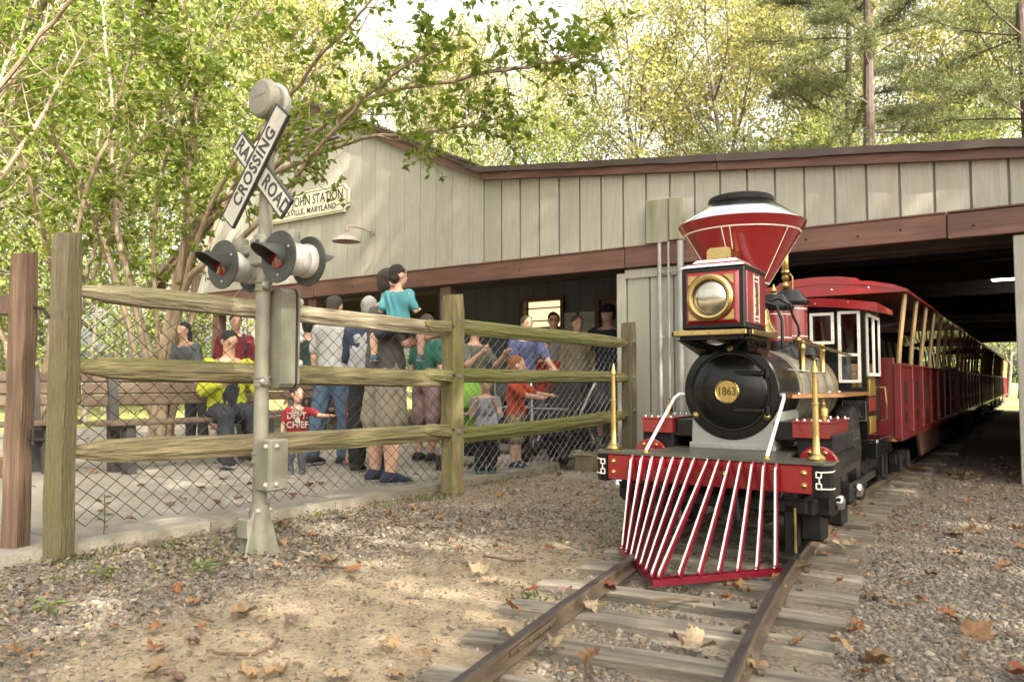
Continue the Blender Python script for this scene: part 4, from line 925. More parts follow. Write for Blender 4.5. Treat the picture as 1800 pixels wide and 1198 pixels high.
# ================================================================ crossing signal (faces -y)
SG = thing('crossing_signal', 'silver railroad crossing signal post with crossbuck and red lamps', 'signal', (-3.145, 2.40, 0), R_(0))
S = lambda nm, m, fn, p=SG: P(nm, m, fn, p)
S('pole', 'aluminium', lambda b: b.tube([(0, 0, .05), (0, 0, 1.4), (.02, 0, 2.02)], [.036, .035, .032], 24))
bs = S('base', 'aluminium', lambda b: b.lathe([(.050, 0), (.050, .20), (.046, .25)], 20))
for a in (20, 110, 200, 290):
    S('base_fin', 'aluminium', lambda b: b.add([(Matrix.Rotation(R_(a), 3, 'Z') @ Vector(p)) for p in [(.04, -.006, .24), (.04, .006, .24), (.115, -.006, 0), (.115, .006, 0), (.04, -.006, 0), (.04, .006, 0)]], [(0, 2, 3, 1), (0, 4, 2), (1, 3, 5), (2, 4, 5, 3)]), bs)
    bolt(Matrix.Rotation(R_(a + 25), 3, 'Z') @ Vector((.048, 0, .215)), .011, 'galvanised', bs, Matrix.Rotation(R_(a + 25), 3, 'Z') @ Vector((1, 0, 0)))
S('base_collar', 'aluminium', lambda b: b.box((-.025, -.042, .13), (.095, .075, .10), .01), bs)
# bell
be = S('bell', 'aluminium', lambda b: b.lathe([(.0, .072), (.082, .070), (.094, .060), (.098, .045), (.098, .030), (.088, .028), (.088, .014)], 40, AX((.035, -.0, 2.235))))
S('bell_gong', 'silver_paint', lambda b: b.lathe([(.089, -.012), (.097, -.008), (.095, .004), (.06, .05), (0, .06)], 40, AX((.035, .028, 2.235), (0, 1, 0))), be)
S('bell_slot', 'groove', lambda b: b.lathe([(.080, -.012), (.080, .03), (0, .03)], 30, AX((.035, .0, 2.235))), be)
S('bell_neck', 'aluminium', lambda b: (b.lathe([(.034, 2.0), (.042, 2.005), (.043, 2.05), (.038, 2.06), (.042, 2.09), (.032, 2.105), (.020, 2.12), (.018, 2.16)], 24, Matrix.Translation((.02, 0, 0))), ), be)
# a stamped maker's line, too worn to read
for k in range(9):
    S('stamped_mark', 'grey_plastic', lambda b: b.box((-.005 + k * .010, -.0725, 2.243 + k * .0004), (.006, .002, .008 if k % 3 else .0055)), be)
# crossbuck: two boards
def bk(nm, ang, y, label_parts, L_=.67, cx=.025, cz=1.875):
    M = frame((cx, y, cz), (math.cos(R_(ang)), 0, math.sin(R_(ang))), (-math.sin(R_(ang)), 0, math.cos(R_(ang))))
    bo = MB(); bo.box((0, 0, 0), (L_, .112, .014), .003); bo.xf(M); o = bo.build(nm, 'sign_white', SG)
    rm = MB()
    for s in (-1, 1):
        rm.box((0, s * .0525, .0075), (L_, .005, .002)); rm.box((s * (L_ / 2 - .0025), 0, .0075), (.005, .10, .002))
        rm.box((0, s * .0575, 0), (L_, .003, .016)); rm.box((s * (L_ / 2 + .0015), 0, 0), (.003, .112, .016))
    rm.xf(M); rm.build('board_edge', 'letter_black', o)
    for body, x in label_parts: text('lettering', body, .098, 'letter_black', o, M @ Matrix.Translation((x, 0, .0085)), .0008, .0022, sx=.86, space=1.1)
    return o
bk('crossbuck_board', 50, -.075, (('CROSSING', 0),), .64, .02, 1.885); bk('crossbuck_board', -46, -.058, (('RAIL', -.165), ('ROAD', .165)), .55, .05, 1.85)
S('crossbuck_clamp', 'aluminium', lambda b: (b.tube([(.012, 0, 1.815), (.012, 0, 1.86)], .044, 20), b.box((.03, -.04, 1.835), (.055, .045, .036), .006)))
# lamp arm and lamps
S('junction_body', 'aluminium', lambda b: (b.box((0, -.008, 1.475), (.10, .095, .14), .012), b.tube([(0, 0, 1.54), (0, 0, 1.562)], .05, 20)))
S('cross_arm', 'aluminium', lambda b: (b.box((-.16, .0, 1.50), (.22, .045, .05), .008), b.box((.15, .0, 1.50), (.20, .045, .05), .008)))
bolt((.025, -.057, 1.52), .011, 'iron', SG)
for sx, xx in ((-1, -.205), (1, .225)):
    for sy in (-1, 1):
        lp = S('lamp', 'silver_paint', lambda b: b.lathe([(.001, -.06), (.045, -.058), (.070, -.05), (.078, -.03), (.080, .0), (.074, .03), (.084, .05), (.084, .07)], 36, AX((xx, sy * .018, 1.425), (0, sy, 0))))
        cy_ = sy * .088
        S('backplate', 'lamp_black', lambda b: b.lathe([(.05, -.004), (.122, -.004), (.124, 0), (.122, .005), (.05, .005)], 48, AX((xx, cy_, 1.425), (0, sy, 0))), lp)
        S('lens', 'red_lens', lambda b: b.lathe([(.058, 0), (.054, .010), (.032, .018), (0, .021)], 32, AX((xx, cy_, 1.425), (0, sy, 0))), lp)
        def hood(b):
            v = []; n = 22; r = .060
            for i in range(n + 1):
                a = R_(-38 + 256 * i / n); L_ = .055 + .085 * max(0, math.sin(a)) ** .7 if math.sin(a) > 0 else .055 * (1 + math.sin(a) * 1.2)
                for rr_ in (r, r - .003):
                    v.append((xx + rr_ * math.cos(a), cy_ + sy * .004, 1.425 + rr_ * math.sin(a))); v.append((xx + rr_ * math.cos(a), cy_ + sy * (.004 + max(.004, L_)), 1.425 + rr_ * math.sin(a) - .012 * max(0, math.sin(a))))
            f = []
            for i in range(n):
                o = i * 4; f += [(o, o + 1, o + 5, o + 4), (o + 2, o + 6, o + 7, o + 3), (o + 1, o + 3, o + 7, o + 5)]
            b.add(v, f if sy < 0 else [q[::-1] for q in f], True)
        S('hood', 'lamp_black', hood, lp)
        for a in (30, 150, 270): bolt((xx + .085 * math.cos(R_(a)), cy_ + sy * .005, 1.425 + .085 * math.sin(R_(a))), .005, 'galvanised', lp, (0, sy, 0))
    S('lamp_mount', 'aluminium', lambda b: b.lathe([(.035, 1.50), (.042, 1.53), (.040, 1.56), (.02, 1.57), (0, 1.57)], 18, Matrix.Translation((xx * .92, .0, 0))))
# enclosures on the pole
RC = [(-.045, .83), (-.03, .81), (.075, .81), (.09, .83), (.09, 1.28), (.075, 1.30), (-.03, 1.30), (-.045, 1.28)]
RG = [(-.05, .826), (-.033, .805), (.078, .805), (.095, .826), (.095, 1.284), (.078, 1.305), (-.033, 1.305), (-.05, 1.284)]
en = S('relay_case', 'aluminium', lambda b: b.prism(RC, .04, .13, 'y'))
S('case_gasket', 'rubber', lambda b: b.prism(RG, .13, .141, 'y'), en)
S('case_door', 'aluminium', lambda b: b.prism(RC, .141, .157, 'y'), en)
for z in (.93, 1.05, 1.24): S('case_knob', 'silver_paint', lambda b: b.ell((.07, .17, z), .021, 12, 8), en)
for z, nm in ((1.31, 'clamp'), (.84, 'clamp'), (.47, 'clamp')):
    S(nm, 'aluminium', lambda b: (b.lathe([(.036, z - .026), (.044, z - .026), (.044, z - .016), (.039, z - .011), (.039, z + .011), (.044, z + .016), (.044, z + .026), (.036, z + .026)], 24), b.box((.048, -.02, z), (.045, .026, .042), .006)))
    bolt((.05, -.033, z), .011, 'galvanised', SG)
lb = S('terminal_box', 'aluminium', lambda b: b.box((.095, .0, .44), (.10, .11, .245), .008))
S('box_lid', 'aluminium', lambda b: b.box((.095, -.059, .44), (.094, .008, .238), .004), lb)
for z in (.53, .35): bolt((.125, -.063, z), .012, 'galvanised', lb); S('lid_screw', 'galvanised', lambda b: b.ell((.147, -.02, z), .012, 8, 6), lb)
# ================================================================ benches
def make_bench(loc, rz, L_, label):
    o = thing('park_bench', label, 'bench', loc, rz, 'park benches by the fence')
    for k in range(3):      # backrest slats, tilted back; bench runs along y and faces +x
        z = .62 + k * .105; x = -.235 - k * .022
        b = MB(); b.box((x, 0, z), (.035, L_, .095), .008, Matrix.Rotation(R_(-11), 3, 'Y')); b.build('back_slat', 'bench_wood', o)
    for k in range(3):
        b = MB(); b.box((-.14 + k * .13, 0, .43), (.12, L_, .038), .008); b.build('seat_slat', 'bench_wood', o)
    for s in (-1, 1):
        y = s * (L_ / 2 - .24)
        for y_ in (y,):
            b = MB(); b.prism([(-.20, .0), (-.09, .0), (-.165, .45), (-.225, .90), (-.27, .90), (-.235, .45)], y_ - .04, y_ + .04, 'y'); b.build('back_leg', 'bench_leg', o)
            b = MB(); b.prism([(.07, 0), (.18, 0), (.15, .40), (.03, .40)], y_ - .04, y_ + .04, 'y'); b.build('front_leg', 'bench_leg', o)
            b = MB(); b.box((-.03, y_, .385), (.36, .08, .05), .006); b.build('seat_bearer', 'bench_leg', o)
    return o
make_bench((-6.50, 4.20, .05), R_(-4), 1.75, 'brown slatted bench with the woman in yellow sitting on it')
make_bench((-7.15, 2.55, .05), R_(-2), 1.75, 'brown slatted bench just right of the leftmost fence post, empty')
make_bench((-7.35, 6.15, .05), R_(4), 1.6, 'empty slatted bench behind the signal pole, nearer the porch')

# ================================================================ people
PEND = []          # (object, voxel) remeshed together below
def cone(b, a, c, ra, rc, n=12, fl=None):
    a, c = Vector(a), Vector(c); d = (c - a); L_ = max(d.length, 1e-4); d.normalize()
    pts = [a - d * ra * .9, a - d * ra * .6, a, a + d * L_ * .5, c, c + d * rc * .6, c + d * rc * .9]
    b.tube(pts, [ra * .35, ra * .78, ra, (ra + rc) / 2, rc, rc * .78, rc * .35], n, flat=fl)
def loft(b, rings, fw):
    """rings: (centre, half width, half depth); fw: forward axis"""
    v = []; n = 18; fw = Vector(fw)
    for i, (c, rx, ry) in enumerate(rings):
        c = Vector(c); t = Vector(rings[min(i + 1, len(rings) - 1)][0]) - Vector(rings[max(i - 1, 0)][0]); t.normalize()
        f = (fw - t * fw.dot(t)).normalized(); r = f.cross(t).normalized()
        for k in range(n):
            a = 2 * math.pi * k / n; v.append(c + r * rx * math.cos(a) + f * ry * math.sin(a))
    m_ = len(rings)
    fs = [(i * n + k, i * n + (k + 1) % n, (i + 1) * n + (k + 1) % n, (i + 1) * n + k) for i in range(m_ - 1) for k in range(n)] + [tuple(range(n - 1, -1, -1)), tuple((m_ - 1) * n + k for k in range(n))]
    b.add(v, fs, True)
def D(*a): return Vector(a).normalized()
def skin(c): 
    nm = 'skin_%d' % c
    if nm not in MAT:
        col = [(.50, .30, .21), (.42, .24, .16), (.30, .165, .105), (.55, .35, .26)][c]
        mat(nm, col, .5, col2=tuple(x * .88 for x in col), scale=8, fine=.04)
    return nm
def cloth(c, key):
    nm = 'cloth_' + key; c = tuple(x * .62 for x in c)
    if nm not in MAT: mat(nm, c, .9, col2=tuple(x * .78 for x in c), scale=5, bump=.35, bscale=9, fine=.10)
    return nm
def person(label, loc, yaw, H, group=None, sk=0, hair=(.02, .015, .012), shirt=('grey', (.13, .12, .11)), pants=('khaki', (.36, .31, .23)), shoes=('black', (.02, .02, .02)),
           child=0.0, lean=(0, 0), armR=None, armL=None, legR=None, legL=None, sleeve=.75, pant=1.0, flare=1.0, longhair=0.0, cap=None, head=(0, 0), vox=.011, fat=1.0, kneel=None, bun=False, cat='person', seat=None, extra=None, skirt=False):
    """local frame: +y forward, +x the person's right; yaw turns +y (0 = world +y)"""
    hipf = .52 - .09 * child; hh = .135 + .075 * child; g = H
    tl = (1 - hipf - hh * 1.0 - .015) * g
    ro = thing('person', label, cat, loc, yaw, group)
    th, sh = .245 * hipf / .52 * g, .235 * hipf / .52 * g; ank = .04 * hipf / .52 * g
    legR = legR or (D(.03, .02, -1), D(.0, -.03, -1)); legL = legL or (D(-.03, -.02, -1), D(0, -.02, -1))
    armR = armR or (D(.18, .0, -1), D(.06, .25, -1)); armL = armL or (D(-.18, 0, -1), D(-.06, .25, -1))
    hw = (.052 + .006 * child) * g
    zmin = min((legR[0] * th + legR[1] * sh).z, (legL[0] * th + legL[1] * sh).z)
    hz = seat if seat is not None else -zmin + ank + .01 * g
    s = D(lean[0], lean[1], 1); P0 = Vector((0, 0, hz)); fw = D(-s.x * s.y * 0, 1, -s.y)
    fk = fat * (1 + .12 * child)
    shz = P0 + s * tl * .90
    sw = (.108 - .004 * child) * g * (1 + .15 * (fat - 1))
    B = MB()
    def torso(b, e, z0=-.06, z1=1.0, neck=True):
        R = [(P0 + s * tl * -.13, .070, .058), (P0 + s * tl * -.02, .092, .066), (P0 + s * tl * .12, .094, .066), (P0 + s * tl * .36, .082, .058), (P0 + s * tl * .60, .093, .064), (P0 + s * tl * .78, .100, .062), (P0 + s * tl * .90, .088, .050), (P0 + s * tl * .965, .052, .040)]
        loft(b, [(c, x * g * fk + e, y * g * fk + e) for c, x, y in R if z0 * tl <= (c - P0).dot(s) + 1e-6 <= z1 * tl], fw)
    torso(B, 0, -.2)
    hc = P0 + s * (tl + .012 * g) + Vector((0, .012 * g, 0)); hs_ = hh * g
    hq = Matrix.Rotation(head[0], 3, 'Z') @ Matrix.Rotation(head[1], 3, 'X')      # head turn, nod
    hcen = hc + Vector((0, 0, hs_ * .52))
    cone(B, P0 + s * tl * .92, hc + Vector((0, 0, hs_ * .25)), .036 * g * (1 + .1 * child), .034 * g * (1 + .1 * child))
    def hp(x, y, z): return hcen + hq @ Vector((x * hs_, y * hs_, z * hs_))
    B.ell(hp(0, -.02, .09), (hs_ * .33, hs_ * .405, hs_ * .41), 16, 12, hq)
    B.ell(hp(0, .10, -.14), (hs_ * .265, hs_ * .27, hs_ * .345), 16, 12, hq)
    B.ell(hp(0, .24, -.36), (hs_ * .12, hs_ * .10, hs_ * .10), 10, 8, hq)
    cone(B, hp(0, .36, .06), hp(0, .43, -.09), hs_ * .035, hs_ * .055, 8)
    B.ell(hp(0, .385, -.235), (hs_ * .10, hs_ * .035, hs_ * .035), 10, 6, hq)
    for q in (-1, 1):
        B.ell(hp(q * .335, -.03, -.02), (hs_ * .04, hs_ * .085, hs_ * .125), 8, 8, hq)
    Jt = {}
    for nm, q, arm in (('R', 1, armR), ('L', -1, armL)):
        S0 = shz + Vector((q * sw, 0, -.02 * g)); E_ = S0 + arm[0] * .165 * g; W_ = E_ + arm[1] * .145 * g
        Jt[nm] = (S0, E_, W_, arm)
        cone(B, S0, E_, .034 * g * fk, .027 * g * fk); cone(B, E_, W_, .027 * g * fk, .018 * g * fk)
        hd = arm[1]; pc = W_ + hd * .035 * g; B.ell(pc, .024 * g, 10, 8)
    for nm, q, leg in (('r', 1, legR), ('l', -1, legL)):
        H0 = P0 + Vector((q * hw, 0, -.005 * g)); K_ = H0 + leg[0] * th; A_ = K_ + leg[1] * sh
        Jt[nm] = (H0, K_, A_)
        cone(B, H0, K_, .056 * g * fk, .038 * g * fk); cone(B, K_, K_.lerp(A_, .35), .036 * g * fk, .036 * g * fk); cone(B, K_.lerp(A_, .35), A_, .036 * g * fk, .022 * g * fk)
    bo = B.build('body', skin(sk), ro); PEND.append((bo, vox, []))
    # fingers (joined to the body mesh after remeshing)
    F = MB()
    for nm, q in (('R', 1), ('L', -1)):
        S0, E_, W_, arm = Jt[nm]; hd = arm[1].normalized(); side = hd.cross(Vector((0, 0, 1))); side = side.normalized() if side.length > .1 else Vector((1, 0, 0))
        pn = hd.cross(side).normalized()
        for k in range(4):
            off = (k - 1.5) * .011 * g; L_ = (.034, .040, .038, .030)[k] * g
            a = W_ + hd * .045 * g + side * off; c = a + hd * L_ * .55 + pn * -.004 * g * q; e = c + (hd * .7 - pn * .7).normalized() * L_ * .5
            F.tube([a, c, e], [.0052 * g, .0048 * g, .0038 * g], 6)
        a = W_ + hd * .02 * g + side * .018 * g * -q; F.tube([a, a + (hd * .6 - side * .75 * q).normalized() * .025 * g, a + (hd * .95 - side * .4 * q).normalized() * .045 * g], [.0065 * g, .006 * g, .0045 * g], 6)
    PEND[-1][2].append(F)
    # eyes and hair
    for q in (-1, 1):
        e = MB(); e.ell(hp(q * .135, .335, .045), (hs_ * .045, hs_ * .03, hs_ * .028), 8, 6, hq); e.build('eye', 'letter_black', ro)
        e = MB(); e.ell(hp(q * .135, .345, .125), (hs_ * .07, hs_ * .02, hs_ * .010), 8, 4, hq); e.build('eyebrow', cloth(hair, 'hair%d' % int(hair[0] * 999)), ro)
    hn = cloth(hair, 'hair%d' % int(hair[0] * 999))
    if hair is not None:
        h_ = MB(); h_.ell(hp(0, -.075, .165), (hs_ * .36, hs_ * .405, hs_ * .375), 18, 12, hq); h_.ell(hp(0, -.20, -.06), (hs_ * .30, hs_ * .27, hs_ * .32), 14, 10, hq)
        if bun: h_.ell(hp(0, -.45, .12), hs_ * .16, 12, 8)
        if longhair:
            for k in (-1, 0, 1): cone(h_, hp(k * .2, -.2, -.1), hp(k * .26, -.24, -.35 - longhair), hs_ * .2, hs_ * .16)
        PEND.append((h_.build('hair', hn, ro), vox, []))
    if cap:
        c_ = MB(); c_.ell(hp(0, -.03, .24), (hs_ * .40, hs_ * .45, hs_ * .34), 18, 12, hq); c_.ell(hp(0, .42, .22), (hs_ * .27, hs_ * .28, hs_ * .035), 14, 6, hq)
        PEND.append((c_.build('cap', cloth(cap[1], cap[0]), ro), vox, []))
    # shirt
    e = .013 * g
    T = MB(); torso(T, e * 1.15, -.05, .93)
    for nm in ('R', 'L'):
        S0, E_, W_, arm = Jt[nm]
        if sleeve <= 1: cone(T, S0, S0.lerp(E_, sleeve), .041 * g * fk, .040 * g * fk)
        else: cone(T, S0, E_, .041 * g * fk, .035 * g * fk); cone(T, E_, E_.lerp(W_, sleeve - 1), .035 * g * fk, .028 * g * fk)
    PEND.append((T.build('shirt', cloth(shirt[1], shirt[0]), ro), vox, []))
    # trousers or shorts
    T = MB(); torso(T, e * .7, -.2, .20)
    for nm in ('r', 'l'):
        H0, K_, A_ = Jt[nm]
        if pant <= 1: cone(T, H0, H0.lerp(K_, pant), .062 * g * fk, (.062 - .016 * pant) * g * fk * flare)
        else: cone(T, H0, K_, .062 * g * fk, .046 * g * fk * flare); cone(T, K_, K_.lerp(A_, pant - 1), .046 * g * fk * flare, .037 * g * fk * flare)
    PEND.append((T.build('skirt' if skirt else 'trousers', cloth(pants[1], pants[0]), ro), vox, []))
    # shoes
    for nm in ('r', 'l'):
        A_ = Jt[nm][2]; K_ = Jt[nm][1]; sd = (A_ - K_).normalized(); f = Vector((0, 1, 0)); f = (f - sd * f.dot(sd) * (0 if sd.z < -.6 else .5)).normalized()
        L_ = .15 * g * (.9 if child else 1); up = Vector((0, 0, 1)) if sd.z < -.6 else -sd
        z0 = A_ - up * ank
        Sb = MB(); fw2 = f
        rt = fw2.cross(up).normalized()
        rings = []
        for t_, w_, h_ in ((-.30, .026, .030), (-.22, .033, .05), (-.05, .034, .062), (.15, .034, .05), (.38, .040, .034), (.58, .036, .024), (.68, .022, .014)):
            c = z0 + fw2 * L_ * t_ + up * (h_ * g * .55); rings.append((c, w_ * g, h_ * g * .55))
        v = []; n = 12
        for c, w_, h_ in rings:
            for k in range(n):
                a = 2 * math.pi * k / n; zz = math.sin(a); zz = max(zz, -.92)
                v.append(c + rt * w_ * math.cos(a) + up * h_ * zz)
        fs = [(i * n + k, i * n + (k + 1) % n, (i + 1) * n + (k + 1) % n, (i + 1) * n + k) for i in range(len(rings) - 1) for k in range(n)] + [tuple(range(n)), tuple((len(rings) - 1) * n + k for k in range(n - 1, -1, -1))]
        Sb.add(v, [q[::-1] for q in fs], True); sho = Sb.build('shoe', cloth(shoes[1], shoes[0]), ro)
        so_ = MB(); so_.add([z0 + fw2 * L_ * t_ + rt * w_ * g * sx + up * uz * g for t_, w_ in ((-.31, .026), (-.1, .034), (.38, .041), (.66, .028)) for sx in (-1, 1) for uz in (-.004, .008)],
            [(i * 4, i * 4 + 1, i * 4 + 5, i * 4 + 4) for i in range(3)] + [(i * 4 + 2, i * 4 + 6, i * 4 + 7, i * 4 + 3) for i in range(3)] + [(i * 4 + 1, i * 4 + 3, i * 4 + 7, i * 4 + 5) for i in range(3)] + [(0, 2, 3, 1), (12, 13, 15, 14)])
        so_.build('sole', cloth((.30, .29, .27), 'sole'), sho)
    if extra: extra(ro, Jt, P0, s, tl, g, fw, hp)
    return ro, Jt, P0
def face(dx, dy): return math.atan2(-dx, dy)        # yaw so that +y points along (dx,dy)
RV = (.824, .566); FWD = (-.566, .824)               # photo-right, photo-away on the ground
GZ = .05
# --- man holding a toddler
yw = face(.42, .90)
person('man in grey tee, khaki shorts and blue trainers holding a toddler', (-4.20, 4.36, GZ), yw, 1.66, fat=1.14, sk=0, hair=(.05, .035, .025), shirt=('greytee', (.125, .115, .105)), pants=('khaki', (.40, .35, .26)), shoes=('navyshoe', (.03, .04, .09)),
       armR=(D(.35, .25, -1), D(.45, .85, .28)), armL=(D(-.25, .25, -1), D(.55, .8, .1)), pant=.98, flare=1.45, lean=(-.02, .02), head=(.15, -.05), legR=(D(.05, .04, -1), D(.0, -.02, -1)), legL=(D(-.08, -.06, -1), D(0, -.02, -1)), vox=.010)
person('toddler in turquoise tee carried on the man in grey', (-3.95, 4.23, .99), face(-.45, .89), .80, sk=0, hair=(.028, .018, .013), child=1.0, shirt=('turquoise', (.10, .37, .42)), pants=('navyshort', (.06, .07, .10)), shoes=('tealshoe', (.07, .14, .17)),
       legR=(D(.75, .0, -.45), D(-.05, -.1, -1)), legL=(D(-.75, .0, -.45), D(.05, -.1, -1)), armR=(D(.42, .05, -1), D(-.1, .85, .1)), armL=(D(-.42, .1, -1), D(.1, .8, .3)), pant=.75, sleeve=.8, head=(-.75, 0), vox=.007)
# --- woman with grey hair, and the person in jeans
person('grey-haired woman in white vest over navy sleeves, black trousers', (-4.83, 4.80, GZ), face(-.5, .87), 1.52, sk=3, hair=(.42, .40, .37), shirt=('navy', (.03, .04, .09)), pants=('blacktr', (.016, .016, .018)), sleeve=1.8, pant=1.95, flare=1.3, armL=(D(-.2, .3, -1), D(.1, .9, -.2)), vox=.012,
       extra=lambda ro, J, P0, s, tl, g, fw, hp: PEND.append((lambda b: (loft(b, [(P0 + s * tl * z, x * g, y * g) for z, x, y in ((.0, .118, .09), (.2, .118, .09), (.5, .108, .082), (.75, .108, .08), (.88, .08, .062))], fw), b.build('vest', cloth((.50, .50, .48), 'whitevest'), ro))[1])(MB()) and (ro.children[-1], .012, [])))
person('person in white tee and faded blue jeans left of the grey-haired woman', (-5.55, 5.05, GZ), face(-.2, .98), 1.60, sk=0, hair=(.06, .045, .035), shirt=('whitetee', (.50, .50, .48)), pants=('jeans', (.10, .16, .24)), pant=1.95, flare=1.15, vox=.013, legR=(D(.1, .1, -1), D(.02, -.1, -1)), legL=(D(-.1, -.15, -1), D(-.03, -.2, -1)))
person('small child in red behind the legs of the man in shorts', (-5.2, 5.0, GZ), face(.9, .4), .86, sk=0, hair=(.10, .07, .045), child=.9, shirt=('red1', (.34, .02, .03)), pants=('red2', (.30, .02, .03)), pant=.6, shoes=('pinkshoe', (.34, .15, .16)), vox=.011, legR=(D(0, .25, -1), D(0, -.15, -1)), legL=(D(0, -.25, -1), D(0, -.3, -1)))
# --- woman on the bench
def yellow(ro, J, P0, s, tl, g, fw, hp):
    b = MB(); loft(b, [(P0 + s * tl * z, x * g, y * g) for z, x, y in ((.02, .082, .092), (.3, .074, .088), (.6, .074, .092), (.8, .07, .082), (.9, .05, .06))], fw)
    o = b.build('vest', cloth((.025, .03, .045), 'darkvest'), ro); PEND.append((o, .011, []))
    b = MB(); c = J['R'][2] + Vector((-.03, .05, .03)); b.box(c, (.075, .14, .010), .003, Matrix.Rotation(R_(25), 3, 'X')); b.build('phone', 'white_enamel', ro)
person('woman in yellow jacket and dark vest looking at her phone on the bench', (-6.44, 4.52, GZ), face(.95, -.32), 1.62, sk=1, hair=(.014, .012, .012), shirt=('yellow', (.55, .60, .03)), pants=('darkjean', (.03, .034, .045)), pant=1.95, sleeve=1.85, fat=1.08,
       seat=.50, legR=(D(.10, 1, -.02), D(.03, .12, -1)), legL=(D(-.12, 1, -.02), D(-.05, .10, -1)), armR=(D(.28, .30, -1), D(-.55, .80, .30)), armL=(D(-.30, .35, -1), D(.05, .85, -.45)), head=(.1, -.5), lean=(0, .03), bun=True, extra=yellow, vox=.010)
# --- child in red chief tee
def chief(ro, J, P0, s, tl, g, fw, hp):
    for body, z in (('FIRE', .80), ('DEPT.', .66), ('CHIEF', .36)):
        text('lettering', body, .075 if body != 'FIRE' else .06, 'sign_white', ro, frame(P0 + s * tl * z + Vector((0, .088 * g * 1.18 + .018, 0)), (-1, 0, 0), (0, 0, 1)), .002, .001, sx=.9)
    b = MB(); b.prism([(-.025, 0), (.025, 0), (.018, .04), (0, .055), (-.018, .04)], .088 * g * 1.18 + .018, .088 * g * 1.18 + .021, 'y'); o = b.build('helmet_print', 'sign_white', ro); o.location = P0 + s * tl * .44
person('little boy in red chief tee beside the signal pole', (-5.22, 4.35, GZ), face(.79, -.61), .74, sk=1, hair=(.02, .016, .014), child=.9, shirt=('chiefred', (.42, .02, .03)), pants=('greyjean', (.11, .12, .14)), pant=1.9, shoes=('greyshoe', (.12, .12, .13)), armL=(D(-.75, .35, -.35), D(-.75, .55, .0)), armR=(D(.3, .1, -1), D(.05, .5, -.8)), head=(.5, 0), extra=chief, vox=.008)
# --- people further back on the left
def pack(key, c):
    def f(ro, J, P0, s, tl, g, fw, hp):
        b = MB(); b.box((0, -.16, (P0 + s * tl * .5).z), (.28, .16, .40), .06); b.build('backpack', cloth(c, key), ro)
        b = MB()
        for q in (-1, 1): b.tube([P0 + s * tl * .92 + Vector((q * .10, -.08, 0)), P0 + s * tl * .93 + Vector((q * .10, .06, .02)), P0 + s * tl * .6 + Vector((q * .11, .125, 0)), P0 + s * tl * .3 + Vector((q * .14, .02, 0))], .02, 6)
        b.build('strap', cloth(c, key), ro)
    return f
person('person in red top with backpack straps seated beyond the bench', (-8.9, 6.35, GZ), face(.9, -.4), 1.68, sk=1, hair=(.015, .012, .011), shirt=('darkred', (.24, .02, .03)), pants=('greytr', (.07, .07, .075)), pant=1.95, sleeve=1.2, extra=pack('purplepack', (.09, .05, .12)), vox=.014)
person('person with long black hair leaning down behind the bench', (-8.2, 5.35, GZ), face(.2, -.98), 1.50, sk=2, hair=(.012, .011, .011), shirt=('slate', (.09, .10, .11)), pants=('blacktr', (.016, .016, .018)), pant=1.95, sleeve=1.6, lean=(.1, .35), longhair=.5, vox=.014)
person('man in dark green shirt standing by the brown porch post', (-8.15, 6.95, GZ), face(-.7, .7), 1.62, sk=1, hair=(.014, .012, .012), shirt=('darkgreen', (.02, .055, .04)), pants=('greytr', (.07, .07, .075)), pant=1.95, vox=.014, armR=(D(.2, .3, -1), D(-.3, .9, .3)))
person('child in white shorts sitting behind the boy in red', (-8.7, 7.25, GZ), face(.75, -.6), 1.15, sk=3, hair=(.10, .06, .035), child=.4, shirt=('purpletop', (.12, .08, .16)), pants=('whiteshort', (.46, .44, .40)), pant=.95, flare=1.25, shoes=('whiteshoe', (.5, .5, .5)), vox=.014)
# --- boys by the middle post
def print_tee(ro, J, P0, s, tl, g, fw, hp):
    b = MB()
    for k in range(9): b.ell(P0 + s * tl * (.35 + .3 * random.random()) + Vector((random.uniform(-.05, .05), .078, 0)), (.012, .006, .009), 6, 4)
    b.build('shirt_print', cloth((.16, .17, .20), 'teeprint'), ro)
person('small boy in pale grey tee and dark trousers, hand at his mouth', (-3.90, 5.28, GZ), face(.70, -.71), .85, sk=0, hair=(.16, .09, .045), child=.8, shirt=('paletee', (.36, .37, .42)), pants=('inktr', (.015, .018, .022)), pant=1.95, flare=1.2, shoes=('tealshoe', (.05, .13, .17)), armL=(D(-.25, .1, -1), D(.45, .5, .95)), armR=(D(.30, .15, -1), D(-.15, .5, .75)), head=(-.25, -.05), sleeve=.9, extra=print_tee, vox=.007)
person('red-haired boy in orange tee reaching for the stroller tray', (-3.98, 5.85, GZ), face(.80, .25), 1.02, sk=0, hair=(.30, .105, .025), child=.75, shirt=('orange', (.58, .075, .02)), pants=('khaki2', (.30, .23, .14)), pant=.95, flare=1.3, shoes=('navyshoe2', (.04, .05, .10)), armR=(D(.35, .75, -.6), D(.10, .95, -.12)), armL=(D(-.1, .8, -.5), D(.1, .95, -.1)), head=(.45, 0), sleeve=.95, vox=.008)
